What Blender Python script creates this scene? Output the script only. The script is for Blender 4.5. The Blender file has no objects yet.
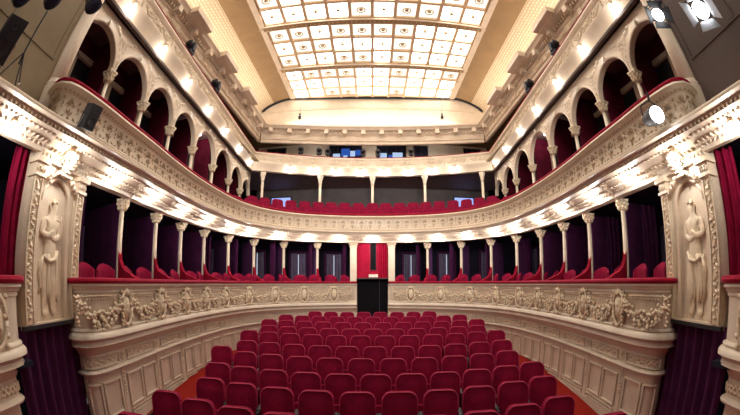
import bpy, bmesh, math, random
from mathutils import Vector, Matrix
random.seed(7)
PI = math.pi
SC = bpy.context.scene
COL = SC.collection
S = 1.165            # the upper storeys stand a little further out than the stalls boxes

# ------------------------------------------------------------------ materials
def newmat(name):
    m = bpy.data.materials.new(name); m.use_nodes = True
    nt = m.node_tree; nt.nodes.clear()
    out = nt.nodes.new('ShaderNodeOutputMaterial')
    return m, nt, out
def principled(name, col, rough=.6, metal=0., noise=.0, nscale=6., bump=0., bscale=40., sheen=0., sheen_tint=(1,1,1), spec=.5, coat=0.):
    m, nt, out = newmat(name)
    b = nt.nodes.new('ShaderNodeBsdfPrincipled')
    b.inputs['Base Color'].default_value = (*col, 1); b.inputs['Roughness'].default_value = rough
    b.inputs['Metallic'].default_value = metal
    b.inputs['Specular IOR Level'].default_value = spec
    if coat: b.inputs['Coat Weight'].default_value = coat
    if sheen:
        b.inputs['Sheen Weight'].default_value = sheen; b.inputs['Sheen Roughness'].default_value = .35
        b.inputs['Sheen Tint'].default_value = (*sheen_tint, 1)
    tc = nt.nodes.new('ShaderNodeTexCoord')
    if noise:
        n = nt.nodes.new('ShaderNodeTexNoise'); n.inputs['Scale'].default_value = nscale; n.inputs['Detail'].default_value = 5
        nt.links.new(tc.outputs['Object'], n.inputs['Vector'])
        r = nt.nodes.new('ShaderNodeValToRGB')
        r.color_ramp.elements[0].position = .3; r.color_ramp.elements[1].position = .7
        r.color_ramp.elements[0].color = (*[c*(1-noise) for c in col], 1)
        r.color_ramp.elements[1].color = (*[min(1, c*(1+noise*.5)) for c in col], 1)
        nt.links.new(n.outputs['Fac'], r.inputs['Fac']); nt.links.new(r.outputs['Color'], b.inputs['Base Color'])
    if bump:
        n2 = nt.nodes.new('ShaderNodeTexNoise'); n2.inputs['Scale'].default_value = bscale; n2.inputs['Detail'].default_value = 3
        nt.links.new(tc.outputs['Object'], n2.inputs['Vector'])
        bp = nt.nodes.new('ShaderNodeBump'); bp.inputs['Strength'].default_value = bump; bp.inputs['Distance'].default_value = .02
        nt.links.new(n2.outputs['Fac'], bp.inputs['Height']); nt.links.new(bp.outputs['Normal'], b.inputs['Normal'])
    nt.links.new(b.outputs['BSDF'], out.inputs['Surface'])
    return m
def emis(name, col, s):
    m, nt, out = newmat(name)
    e = nt.nodes.new('ShaderNodeEmission'); e.inputs['Color'].default_value = (*col, 1); e.inputs['Strength'].default_value = s
    nt.links.new(e.outputs[0], out.inputs['Surface']); return m
CREAM = (.70, .57, .425)
M = dict(
    cream=principled('cream_paint', CREAM, .42, noise=.10, nscale=3, bump=.25, bscale=30),
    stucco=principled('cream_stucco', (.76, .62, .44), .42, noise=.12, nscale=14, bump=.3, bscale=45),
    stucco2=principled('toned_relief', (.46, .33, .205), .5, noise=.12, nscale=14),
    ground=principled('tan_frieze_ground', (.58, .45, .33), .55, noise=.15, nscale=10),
    dado=principled('pale_dado_paint', (.68, .57, .45), .5, noise=.10, nscale=3, bump=.15, bscale=30),
    bars=principled('skylight_bars', (.66, .46, .28), .55),
    gilt=principled('old_gilt', (.62, .45, .26), .35, .35, noise=.3, nscale=20),
    tan=principled('tan_paint_and_shade', (.34, .21, .095), .6, noise=.12, nscale=2),
    wall=principled('beige_wall', (.21, .145, .07), .7, noise=.15, nscale=2),
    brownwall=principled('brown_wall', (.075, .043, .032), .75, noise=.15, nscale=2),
    velvet=principled('crimson_velvet', (.225, .001, .028), .85, noise=.3, nscale=5, sheen=.3, sheen_tint=(1, .03, .16), spec=.15, bump=.15, bscale=300),
    rail=principled('rail_velvet', (.27, .002, .020), .8, sheen=.35, sheen_tint=(1, .2, .35), spec=.15, noise=.2, nscale=8),
    piping=principled('crimson_piping', (.40, .006, .06), .6, sheen=.4, sheen_tint=(1, .3, .45)),
    shell=principled('seat_shell', (.10, .004, .012), .6, spec=.2),
    black=principled('black_metal', (.012, .012, .016), .45, noise=.2, nscale=9),
    blackp=principled('black_plastic', (.02, .02, .026), .6),
    doorblk=principled('door_black', (.006, .005, .007), .7, spec=.1),
    steel=principled('steel', (.5, .5, .52), .3, .9),
    maroon=principled('maroon_wall', (.075, .008, .02), .85, noise=.3, nscale=4, spec=.1),
    maroon2=principled('maroon_wall_upper', (.10, .006, .02), .85, noise=.3, nscale=4, spec=.1),
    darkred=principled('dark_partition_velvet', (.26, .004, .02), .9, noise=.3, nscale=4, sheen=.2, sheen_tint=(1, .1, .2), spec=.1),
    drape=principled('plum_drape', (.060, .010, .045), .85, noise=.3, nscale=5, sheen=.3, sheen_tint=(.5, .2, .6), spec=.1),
    mauve=principled('mauve_curtain', (.13, .10, .16), .8, noise=.3, nscale=7, sheen=.2, spec=.2),
    navy=principled('dark_navy_wall', (.02, .02, .035), .8, noise=.3, nscale=3, spec=.1),
    mauvewall=principled('mauve_brown_soffit', (.20, .12, .11), .7, noise=.1),
    crimson=principled('bright_crimson_cloth', (.36, .002, .03), .7, noise=.15, nscale=5, spec=.15),
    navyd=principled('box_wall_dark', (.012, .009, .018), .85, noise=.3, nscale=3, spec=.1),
    greywall=principled('grey_wall', (.13, .11, .11), .85, noise=.2, nscale=2, spec=.1),
    woodd=principled('dark_wood', (.05, .02, .015), .5, noise=.3, nscale=8),
    white=principled('white_gloss', (.80, .74, .66), .3, noise=.05),
    rim=emis('lit_slit', (.75, .85, 1), .8),
    bulb=emis('lamp_bulb', (1, .93, .84), 14.),
    spot=emis('spot_lens', (.93, .97, 1), 9.),
    spotrim=emis('spot_flap_glow', (.80, .92, 1), 1.6),
    screen=emis('blue_screen', (.03, .10, .45), .8),
    screen2=emis('pale_screen', (.45, .60, .85), .9),
    bluewin=emis('lit_window', (.35, .45, 1), 1.1),
    paneW=emis('glass_pane_white', (1, .95, .87), 6.4),
    paneY=emis('glass_pane_warm', (1, .90, .74), 1.35),
)
def carpet():
    m, nt, out = newmat('red_carpet')
    b = nt.nodes.new('ShaderNodeBsdfPrincipled'); b.inputs['Roughness'].default_value = .95
    b.inputs['Specular IOR Level'].default_value = .1
    tc = nt.nodes.new('ShaderNodeTexCoord'); n = nt.nodes.new('ShaderNodeTexNoise'); n.inputs['Scale'].default_value = 60
    nt.links.new(tc.outputs['Object'], n.inputs['Vector'])
    r = nt.nodes.new('ShaderNodeValToRGB')
    r.color_ramp.elements[0].color = (.20, .010, .006, 1); r.color_ramp.elements[1].color = (.31, .018, .010, 1)
    nt.links.new(n.outputs['Fac'], r.inputs['Fac']); nt.links.new(r.outputs['Color'], b.inputs['Base Color'])
    nt.links.new(b.outputs['BSDF'], out.inputs['Surface']); return m
M['carpet'] = carpet()
def covemat():
    m, nt, out = newmat('perforated_plaster')
    b = nt.nodes.new('ShaderNodeBsdfPrincipled'); b.inputs['Roughness'].default_value = .55
    tc = nt.nodes.new('ShaderNodeTexCoord')
    br = nt.nodes.new('ShaderNodeTexBrick'); br.inputs['Scale'].default_value = 1
    br.inputs['Color1'].default_value = (.72, .57, .38, 1); br.inputs['Color2'].default_value = (.78, .63, .44, 1)
    br.inputs['Mortar'].default_value = (.52, .38, .22, 1)
    br.inputs['Brick Width'].default_value = .16; br.inputs['Row Height'].default_value = .10; br.inputs['Mortar Size'].default_value = .016
    mp = nt.nodes.new('ShaderNodeUVMap')
    nt.links.new(mp.outputs['UV'], br.inputs['Vector'])
    nt.links.new(br.outputs['Color'], b.inputs['Base Color'])
    bp = nt.nodes.new('ShaderNodeBump'); bp.inputs['Strength'].default_value = .6; bp.inputs['Distance'].default_value = .02; bp.invert = True
    nt.links.new(br.outputs['Fac'], bp.inputs['Height']); nt.links.new(bp.outputs['Normal'], b.inputs['Normal'])
    nt.links.new(b.outputs['BSDF'], out.inputs['Surface']); return m
M['cove'] = covemat()

# ------------------------------------------------------------------ mesh builder
_ib = bmesh.new(); bmesh.ops.create_icosphere(_ib, subdivisions=1, radius=1)
ICO_V = [v.co.copy() for v in _ib.verts]; ICO_F = [[v.index for v in f.verts] for f in _ib.faces]; _ib.free()
class MB:
    def __init__(s): s.v = []; s.f = []; s.mi = []; s.uv = None
    def add(s, vs, fs, mi=0):
        o = len(s.v); s.v += [tuple(p) for p in vs]; s.f += [[i+o for i in f] for f in fs]; s.mi += [mi]*len(fs); return s
    def box(s, c, d, rz=0, mi=0, M4=None):
        hx, hy, hz = d[0]/2, d[1]/2, d[2]/2
        ca, sa = math.cos(rz), math.sin(rz)
        vs = []
        for x, y, z in ((-1,-1,-1),(1,-1,-1),(1,1,-1),(-1,1,-1),(-1,-1,1),(1,-1,1),(1,1,1),(-1,1,1)):
            p = Vector((x*hx*ca-y*hy*sa, x*hx*sa+y*hy*ca, z*hz))
            if M4: p = M4 @ p
            vs.append(p+Vector(c))
        return s.add(vs, [(0,3,2,1),(4,5,6,7),(0,1,5,4),(1,2,6,5),(2,3,7,6),(3,0,4,7)], mi)
    def tube(s, pts, r, n=8, cap=True, mi=0):
        pts = [Vector(p) for p in pts]; rs = r if isinstance(r, (list, tuple)) else [r]*len(pts)
        rings = []; up = Vector((0, 0, 1)); prev = None
        for i, p in enumerate(pts):
            d = (pts[min(i+1, len(pts)-1)]-pts[max(i-1, 0)]).normalized()
            if prev is None:
                a = d.cross(up)
                if a.length < .05: a = d.cross(Vector((1, 0, 0)))
            else: a = prev-d*prev.dot(d)
            a.normalize(); prev = a; b = d.cross(a)
            rings.append([p+(a*math.cos(2*PI*k/n)+b*math.sin(2*PI*k/n))*rs[i] for k in range(n)])
        vs = [q for rg in rings for q in rg]; fs = []
        for i in range(len(pts)-1):
            for k in range(n): fs.append((i*n+k, i*n+(k+1) % n, (i+1)*n+(k+1) % n, (i+1)*n+k))
        if cap: fs += [list(range(n))[::-1], [(len(pts)-1)*n+k for k in range(n)]]
        return s.add(vs, fs, mi)
    def lathe(s, prof, c=(0, 0, 0), n=16, R=None, mi=0):
        vs = []; fs = []
        for r, z in prof:
            for k in range(n):
                p = Vector((r*math.cos(2*PI*k/n), r*math.sin(2*PI*k/n), z))
                if R: p = R @ p
                vs.append(p+Vector(c))
        for i in range(len(prof)-1):
            for k in range(n): fs.append((i*n+k, i*n+(k+1) % n, (i+1)*n+(k+1) % n, (i+1)*n+k))
        fs += [list(range(n))[::-1], [(len(prof)-1)*n+k for k in range(n)]]
        return s.add(vs, fs, mi)
    def blob(s, c, ax, B=None, rot=0, mi=0):
        # ellipsoid, axes along basis B (t, n, z); rot in the t-z plane
        ca, sa = math.cos(rot), math.sin(rot); vs = []
        for v in ICO_V:
            x, y, z = v.x*ax[0], v.y*ax[1], v.z*ax[2]
            x, z = x*ca-z*sa, x*sa+z*ca
            q = Vector((x, y, z)) if B is None else B[0]*x+B[1]*y+B[2]*z
            vs.append(q+Vector(c))
        return s.add(vs, ICO_F, mi)
    def prism(s, poly, thick, mat4=None, mi=0):
        # poly in local (x,z), extruded in y by thick (centred)
        n = len(poly); vs = [Vector((x, -thick/2, z)) for x, z in poly]+[Vector((x, thick/2, z)) for x, z in poly]
        if mat4 is not None: vs = [mat4 @ v for v in vs]
        fs = [list(range(n)), [n+i for i in range(n)][::-1]]+[(i, i+n, (i+1) % n+n, (i+1) % n) for i in range(n)]
        return s.add(vs, fs, mi)
    def mesh(s, name, mats, smooth=False, bevel=0):
        me = bpy.data.meshes.new(name); me.from_pydata([tuple(v) for v in s.v], [], s.f); me.update()
        for m in (mats if isinstance(mats, (list, tuple)) else [mats]): me.materials.append(m)
        if any(s.mi): me.polygons.foreach_set('material_index', s.mi)
        bm = bmesh.new(); bm.from_mesh(me); bmesh.ops.recalc_face_normals(bm, faces=bm.faces[:]); bm.to_mesh(me); bm.free()
        if smooth:
            me.polygons.foreach_set('use_smooth', [True]*len(me.polygons))
            if smooth != 'all': me.set_sharp_from_angle(angle=math.radians(42))
        return me
    def build(s, name, mats, parent=None, smooth=False, loc=None, rz=0):
        o = bpy.data.objects.new(name, s.mesh(name, mats, smooth)); COL.objects.link(o)
        if parent: o.parent = parent
        if loc: o.location = loc
        if rz: o.rotation_euler.z = rz
        return o
def tag(o, label=None, cat=None, group=None, kind=None):
    if label: o['label'] = label
    if cat: o['category'] = cat
    if group: o['group'] = group
    if kind: o['kind'] = kind
    return o
def empty(name, loc=(0, 0, 0), rz=0, **k):
    o = bpy.data.objects.new(name, None); o.empty_display_size = .2; COL.objects.link(o)
    o.location = loc; o.rotation_euler.z = rz; tag(o, **k); return o
def copy_tree(o, loc, rz=0, label=None, group=None):
    r = o.copy(); COL.objects.link(r); r.location = loc; r.rotation_euler = (o.rotation_euler.x, o.rotation_euler.y, rz)
    if label: r['label'] = label
    if group: r['group'] = group
    for ch in list(o.children):
        c = ch.copy(); COL.objects.link(c); c.parent = r
        for g in list(ch.children):
            d = g.copy(); COL.objects.link(d); d.parent = c
    return r
ORD = ['zeroth','first','second','third','fourth','fifth','sixth','seventh','eighth','ninth','tenth','eleventh','twelfth','thirteenth','fourteenth','fifteenth','sixteenth',
       'seventeenth','eighteenth','nineteenth','twentieth','twenty-first','twenty-second','twenty-third','twenty-fourth','twenty-fifth','twenty-sixth']

# ------------------------------------------------------------------ plan curves
def catmull(pts, sub=8):
    out = []; n = len(pts)
    for i in range(n-1):
        p0 = pts[max(i-1, 0)]; p1 = pts[i]; p2 = pts[i+1]; p3 = pts[min(i+2, n-1)]
        for k in range(sub):
            t = k/sub
            out.append(tuple(.5*((2*p1[j])+(-p0[j]+p2[j])*t+(2*p0[j]-5*p1[j]+4*p2[j]-p3[j])*t*t+(-p0[j]+3*p1[j]-3*p2[j]+p3[j])*t**3) for j in (0, 1)))
    out.append(pts[-1]); return out
class Path:
    def __init__(s, pts, smooth=True):
        s.p = catmull(pts) if smooth else list(pts)
        s.L = [0]
        for a, b in zip(s.p, s.p[1:]): s.L.append(s.L[-1]+math.dist(a, b))
        s.len = s.L[-1]
    def at(s, d):
        d = min(max(d, 0), s.len); import bisect
        i = min(max(bisect.bisect_right(s.L, d)-1, 0), len(s.p)-2)
        t = (d-s.L[i])/max(1e-9, s.L[i+1]-s.L[i]); a, b = s.p[i], s.p[i+1]
        return a[0]+(b[0]-a[0])*t, a[1]+(b[1]-a[1])*t
    def frame(s, d):
        x, y = s.at(d); a = s.at(d-.08); b = s.at(d+.08)
        T = Vector((b[0]-a[0], b[1]-a[1], 0)).normalized(); N = Vector((-T.y, T.x, 0))
        return Vector((x, y, 0)), T, N
    def pt(s, d, off, z):
        p, T, N = s.frame(d); q = p+N*off; q.z = z; return q
    def find(s, f):        # arc position where f(x,y) is smallest
        return min((k*s.len/2000 for k in range(2001)), key=lambda d: f(*s.at(d)))
def sweep(mb, prof, path, a=0, b=None, step=.22, mi=0, caps=True, openp=False):
    b = path.len if b is None else b
    n = max(1, int(math.ceil((b-a)/step))); m = len(prof); vs = []; fs = []
    for i in range(n+1):
        p, T, N = path.frame(a+(b-a)*i/n)
        for off, z in prof: vs.append((p.x+N.x*off, p.y+N.y*off, z))
    for i in range(n):
        for k in range(m if not openp else m-1):
            k2 = (k+1) % m; fs.append((i*m+k, i*m+k2, (i+1)*m+k2, (i+1)*m+k))
    if caps and not openp: fs += [list(range(m))[::-1], [n*m+k for k in range(m)]]
    return mb.add(vs, fs, mi)
def mir(pts): return pts+[(-x, y) for x, y in pts[::-1] if abs(x) > 1e-6]

half = [(-3.74, 4.6), (-3.86, 5.6), (-3.94, 6.6), (-3.97, 7.6), (-3.94, 8.6), (-3.82, 9.5), (-3.52, 10.35), (-3.05, 11.05), (-2.4, 11.6), (-1.6, 11.95), (-.8, 12.15), (0, 12.2)]
P1 = Path(mir([(-4.18, 3.25), (-3.98, 3.22), (-3.79, 3.29), (-3.69, 3.46), (-3.66, 3.75), (-3.69, 4.15)]+half))      # stalls box front
P2 = Path(mir([(-4.12, 2.27), (-3.92, 2.16), (-3.74, 2.13), (-3.62, 2.21), (-3.575, 2.45), (-3.59, 3.0), (-3.66, 3.7)]+half))   # balcony front
PE = Path(mir([(-3.30, -.8), (-3.36, .2), (-3.41, 1.1), (-3.50, 1.9), (-3.58, 2.9), (-3.66, 3.7)]+half))              # entablature under it
CL = [(-4.51, 4.88), (-4.68, 6.31), (-4.78, 7.61), (-4.76, 8.91), (-4.57, 10.28), (-4.09, 11.45), (-3.26, 12.45), (-2.06, 12.88)]
def L3x(y): return 4.17+.068*y
def L4x(y): return 4.37+.068*y       # the arcade stands a hand's breadth behind the gallery edge
YA = [2.36, 3.76, 5.14, 6.54, 7.96, 9.58, 11.2, 12.6, 13.75]     # arcade supports
PL3 = Path([(-L3x(.3), .3), (-L3x(13.35), 13.35)], False)
PR3 = Path([(L3x(13.35), 13.35), (L3x(.3), .3)], False)
def back_arc(x0, yc, yk, n=24):
    return [(x0*(2*i/n-1), yc-(yc-yk)*(2*i/n-1)**2) for i in range(n+1)]
PB3 = Path(back_arc(5.05, 14.9, 13.35), False)

# ------------------------------------------------------------------ the setting
def floorz(y): return -2.31+.071*(min(max(y, 2.2), 12.5)-4.14)
mb = MB(); ys = [-1.5+i*.5 for i in range(32)]
vs = []; fs = []
for y in ys: vs += [(-5.4, y, floorz(y)), (5.4, y, floorz(y))]
for i in range(len(ys)-1): fs.append((2*i, 2*i+1, 2*i+3, 2*i+2))
mb.add(vs, fs); tag(mb.build('floor', M['carpet']), kind='structure')
def shell(name, c, d, mat):
    return tag(MB().box(c, d).build(name, mat), kind='structure')
shell('wall_left', (-8.1, 8, 3.3), (.2, 20, 13), M['navy'])
shell('wall_right', (8.1, 8, 3.3), (.2, 20, 13), M['navy'])
shell('wall_back', (0, 18, 3.3), (16.4, .2, 13), M['navy'])
shell('ceiling', (0, 8, 9.5), (16.4, 20.2, .2), M['wall'])

# ------------------------------------------------------------------ stalls box front (left and right halves of one curve, passage between)
sdoor = P1.find(lambda x, y: abs(x+.55)+(0 if y > 11 else 9))
ORN = {}
def swag_mesh():
    b = MB(); rnd = random.Random(3)
    for i in range(21):
        t = -1+2*i/20; th = .10+.05*(1-abs(t))
        for k in range(5):
            b.blob((t*.36+rnd.uniform(-.02, .02), -.02-rnd.uniform(0, .035), -.20*(1-t*t)+rnd.uniform(-.8, .8)*th+.09), (.034, .026, .024), rot=rnd.uniform(0, 3))
    for sx in (-1, 1):
        for i in range(7):
            b.blob((sx*(.38+rnd.uniform(-.02, .02)), -.03, .12-.045*i), (.03, .025, .03-.002*i), rot=rnd.uniform(0, 3))
        b.tube([(sx*.38, -.02, .15), (sx*.30, -.03, .19), (sx*.34, -.03, .13), (sx*.43, -.02, .19)], .012, 5)
    b.box((0, -.005, .175), (.56, .02, .018))
    for i in range(10): b.blob((-.22+.05*i, -.015, .14), (.012, .012, .016))
    return b.mesh('garland', M['stucco'], 'all')
def cart_mesh():
    b = MB(); rnd = random.Random(5)
    b.blob((0, -.01, 0), (.12, .06, .20))
    b.tube([(.14*math.cos(a*PI/8), -.03, .23*math.sin(a*PI/8)) for a in range(17)], .026, 6)
    for sx in (-1, 1):
        for i in range(6):
            b.blob((sx*(.13+.02*math.sin(i*1.3)), -.03, -.22+.085*i), (.035, .03, .028), rot=rnd.uniform(0, 3))
    for i in range(5): b.blob((0, -.04, .19+.0*i), (.05, .03, .04), rot=i)
    for i in range(3): b.blob((0, -.03, -.24-.035*i), (.035-.008*i, .025, .03))
    b.blob((0, -.045, .03), (.035, .03, .045)); b.blob((-.03, -.045, -.05), (.03, .025, .05)); b.blob((.035, -.045, -.05), (.03, .025, .05))
    return b.mesh('cartouche', M['stucco'], 'all')
SWAG = swag_mesh(); CART = cart_mesh()
def place(name, me, parent, path, s, off, z, sc=1, up=1.):
    p, T, N = path.frame(s)
    o = bpy.data.objects.new(name, me); COL.objects.link(o); o.parent = parent
    R = Matrix((( -T.x, N.x, 0), (-T.y, N.y, 0), (0, 0, 1)))   # local x along the curve, local -y towards the hall
    R = Matrix(((T.x, N.x, 0), (T.y, N.y, 0), (0, 0, 1)))
    q = p+N*off; o.location = (q.x, q.y, z); o.rotation_euler = R.to_euler(); o.scale = (sc, 1, up*sc)
    return o
def front_profile():
    return [(.30, .0), (-.02, .0), (-.03, -.03), (.0, -.05), (.01, -.075), (.035, -.085), (.035, -.125), (.055, -.13), (.055, -.60), (.02, -.61), (.005, -.635), (.02, -.66),
            (-.01, -.665), (-.045, -.70), (-.05, -.745), (.0, -.765), (.03, -.80), (.01, -.835), (.0, -.855), (.06, -.875), (.12, -.93), (.16, -.99), (.17, -1.0), (.17, -1.21),
            (.12, -1.225), (.10, -1.25), (.11, -1.275), (.19, -1.29), (.20, -1.32), (.20, -2.12), (.17, -2.13), (.16, -2.6), (.42, -2.6), (.42, -.9), (.30, -.85)]
def rail_profile(z0=.0, z1=.078, o0=-.065, o1=.24):
    h = (z1-z0)/2; zc = (z0+z1)/2
    pr = []
    for k in range(5): a = PI/2+PI*k/4; pr.append((o0+h+h*math.cos(a), zc+h*math.sin(a)))
    for k in range(5): a = -PI/2+PI*k/4; pr.append((o1-h+h*math.cos(a), zc+h*math.sin(a)))
    return pr
ORN_S = [(-3.72, 4.2), (-3.83, 5.45), (-3.94, 6.6), (-3.96, 7.65), (-3.93, 8.75), (-3.66, 9.95), (-3.15, 10.95), (-2.3, 11.65), (-1.33, 12.05)]
def near_s(path, x, y): return path.find(lambda a, b: (a-x)**2+(b-y)**2)
for side, a, b in (('left', .0, sdoor), ('right', P1.len-sdoor, P1.len)):
    root = empty('box_parapet', (0, 0, 0), label=f'curved cream box front with garlands and velvet rail along the {side} side of the stalls', cat='box front', group='stalls box fronts')
    sweep(MB(), front_profile(), P1, a, b, .12).build('front_panel', M['dado'], root, True)
    sweep(MB(), rail_profile(), P1, a-.0, b, .12).build('velvet_rail', M['rail'], root, True)
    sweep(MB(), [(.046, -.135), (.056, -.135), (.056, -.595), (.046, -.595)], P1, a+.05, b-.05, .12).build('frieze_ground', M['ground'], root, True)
    ss = [near_s(P1, x if side == 'left' else -x, y) for x, y in ORN_S]
    if side == 'right': ss = ss[::-1]
    for s in ss: place('cartouche', CART, root, P1, s, .03, -.36, 1.0, 1.15)
    ends = [a+.10]+ss+[b-.02] if side == 'left' else [a+.02]+ss+[b-.10]
    for s0, s1 in zip(ends, ends[1:]):
        w = s1-s0
        if w > .45: place('garland', SWAG, root, P1, (s0+s1)/2, .05, -.37, min(1.2, (w-.22)/.86), 1.15/min(1.2, (w-.22)/.86))
    # raised panels, pilaster strips and small frieze of the lower wall
    pm = MB(); fm = MB()
    for i, (s0, s1) in enumerate(zip(ends, ends[1:])):
        w = s1-s0
        def frame_(u0, u1, z0, z1, off=.20, t=.032, mbx=pm):
            def bar(ua, ub, za, zb):
                sweep(mbx, [(off-.035, za+.006), (off+.01, za), (off+.01, zb), (off-.035, zb-.006)], P1, ua, ub, .15)
            bar(u0, u1, z1-t, z1); bar(u0, u1, z0, z0+t); bar(u0, u0+t, z0+t, z1-t); bar(u1-t, u1, z0+t, z1-t)
        mid = (s0+s1)/2; g = .06
        if w > .5:
            frame_(s0+.11, mid-g/2, -1.98, -1.42); frame_(mid+g/2, s1-.11, -1.98, -1.42)
            frame_(s0+.11, s1-.11, -2.10, -2.02, .20, .014) ; frame_(s0+.13, s1-.13, -1.19, -1.02, .17, .014)
            for k in range(int(w/.055)-6):
                u = s0+.19+k*.055; p, T, N = P1.frame(u)
                fm.blob(p+N*.165+Vector((0, 0, -1.105+.025*math.sin(k*1.7))), (.024, .014, .034), (T, N, Vector((0, 0, 1))), k*.9)
        p, T, N = P1.frame(s1)
        for s_ in (s0,):
            p, T, N = P1.frame(s_); c = p+N*.195
            sweep(pm, [(.185, -2.3), (.21, -2.3), (.21, -1.29), (.185, -1.29)], P1, s_-.045, s_+.045, .1)
            B = (T, N, Vector((0, 0, 1)))
            for k in range(7): fm.blob(p+N*.175+Vector((0, 0, -1.38-.055*k)), (.03-.003*(k % 3), .015, .02), B, k*.7)
            for k in range(8):
                a_ = k*PI/4; fm.blob(p+N*.16+T*.035*math.cos(a_)+Vector((0, 0, -1.105+.045*math.sin(a_))), (.022, .014, .016), B, a_)
    pm.build('wall_panelling', M['dado'], root, True); fm.build('carved_frieze', M['stucco'], root, 'all')

# ------------------------------------------------------------------ entablature + balcony front of the first tier
mb = MB()
z0 = [(-.06, 1.86), (-.09, 1.83), (-.09, 1.80), (-.02, 1.785), (-.0, 1.765), (.04, 1.76), (.04, 1.725), (-.01, 1.715), (.02, 1.70), (.14, 1.665), (.30, 1.60), (.44, 1.545), (.46, 1.50), (.62, 1.50), (.62, 1.86)]
sa = near_s(PE, -3.54, 2.3); sb = PE.len-sa
sweep(mb, z0, PE, sa, sb, .15)
z0p = [(o if o < .1 else .05+(o-.1)*.5, z) for o, z in z0]
sweep(mb, z0p, PE, 0, sa, .2); sweep(mb, z0p, PE, sb, PE.len, .2)
k = 0; s_ = .1
while s_ < PE.len-.1:                    # dentils
    p, T, N = PE.frame(s_); B = Matrix(((T.x, N.x, 0), (T.y, N.y, 0), (0, 0, 1)))
    mb.box(p+N*.012+Vector((0, 0, 1.742)), (.04, .055, .035), M4=B.to_4x4()); s_ += .078
    k += 1
s_ = .1
while s_ < PE.len-.1:                    # leaf row on the coved soffit
    p, T, N = PE.frame(s_); B = (T, N, Vector((0, 0, 1)))
    g = .5 if (s_ < sa or s_ > sb) else 1
    mb.blob(p+N*(.08*g+.02)+Vector((0, 0, 1.668)), (.030, .03, .02), B); mb.blob(p+N*.27*g+Vector((0, 0, 1.598)), (.022, .05, .016), B, k); mb.blob(p+N*.37*g+Vector((0, 0, 1.56)), (.03, .02, .016), B, k*.6)
    s_ += .085; k += 1
tag(mb.build('trim_1', M['cream'], None, True), kind='structure')

root = empty('balcony_parapet', label='carved cream front of the first balcony sweeping round above the lit boxes', cat='balcony front')
prof = [(.26, 2.40), (-.0, 2.40), (-.06, 2.385), (-.075, 2.35), (-.03, 2.33), (.0, 2.30), (.04, 2.28), (.055, 2.2), (.05, 2.0), (.03, 1.93), (-.01, 1.915), (-.03, 1.89), (.0, 1.87), (.0, 1.80), (.3, 1.80), (.26, 2.3)]
sweep(MB(), prof, P2, 0, P2.len, .12).build('front_panel', M['cream'], root, True)
sweep(MB(), rail_profile(2.40, 2.475, -.035, .26), P2, 0, P2.len, .12).build('velvet_rail', M['rail'], root, True)
fm = MB(); s_ = .12; k = 0
while s_ < P2.len-.1:
    p, T, N = P2.frame(s_); B = (T, N, Vector((0, 0, 1))); c = p+N*.038; Zv = Vector((0, 0, 1))
    if k % 2 == 0:
        fm.blob(c+Zv*2.03, (.012, .016, .09), B); fm.blob(c+Zv*1.965, (.03, .018, .022), B)
        for q, (dx, dz, rt) in enumerate(((0, 2.20, 0), (-.032, 2.185, .45), (.032, 2.185, -.45), (-.056, 2.15, .95), (.056, 2.15, -.95))): fm.blob(c+T*dx+Zv*dz, (.014, .02, .045), B, rt)
        for sx in (-1, 1): fm.blob(c+T*sx*.045+Zv*2.05, (.012, .016, .04), B, -sx*.7)
    else:
        fm.blob(c+Zv*2.22, (.022, .018, .03), B); fm.blob(c+Zv*2.14, (.013, .014, .035), B); fm.blob(c+Zv*2.08, (.009, .012, .02), B)
        for sx in (-1, 1): fm.blob(c+T*sx*.045+Zv*1.975, (.036, .014, .012), B, sx*.5)
    for q in (-.04, .04): fm.blob(c-N*.035+T*q+Zv*2.302, (.026, .02, .016), B)
    s_ += .16; k += 1
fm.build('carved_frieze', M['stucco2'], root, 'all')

# ------------------------------------------------------------------ columns of the stalls boxes
def capital_mb(z0, h, r, leaves=8, wide=2.1, seed=1):
    b = MB(); b.lathe([(r*1.05, z0), (r*1.45, z0+.012), (r*1.05, z0+.025), (r*1.1, z0+h*.3), (r*1.5, z0+h*.75), (r*1.7, z0+h*.85)], n=12)
    for row, (zz, rr, sz) in enumerate(((.28, 1.25, .5), (.58, 1.6, .55))):
        for k in range(leaves):
            a = 2*PI*(k+.5*row)/leaves; c, s_ = math.cos(a), math.sin(a)
            b.blob((r*rr*c, r*rr*s_, z0+h*zz), (r*.32, r*sz, h*.2), (Vector((-s_, c, 0)), Vector((c, s_, 0)), Vector((0, 0, 1))))
    for k in range(4):
        a = PI/4+k*PI/2
        b.blob((r*wide*.95*math.cos(a), r*wide*.95*math.sin(a), z0+h*.78), (r*.45, r*.45, h*.14))
    b.box((0, 0, z0+h*.93), (r*wide*1.75, r*wide*1.75, h*.14))
    return b
def make_column(zb, zcap, ztop, r, label, group, zfloor=None):
    root = empty('column', (0, 0, 0), label=label, cat='column', group=group)
    MB().lathe([(r, zb+.17), (r*1.04, zb+.5), (r, zb+(zcap-zb)*.6), (r*.9, zcap)], n=16).build('shaft', M['cream'], root, 'all')
    MB().lathe([(r*1.7, zb), (r*1.7, zb+.06), (r*1.35, zb+.08), (r*1.5, zb+.11), (r*1.2, zb+.14), (r, zb+.17)], n=16).build('plinth', M['cream'], root, True)
    capital_mb(zcap, ztop-zcap, r*1.3).build('capital', M['stucco'], root, True)
    return root
G1 = 'slender columns of the stalls boxes'
colA = make_column(-.85, 1.31, 1.51, .052, 'x', G1)
first = True
corb = MB()
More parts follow.
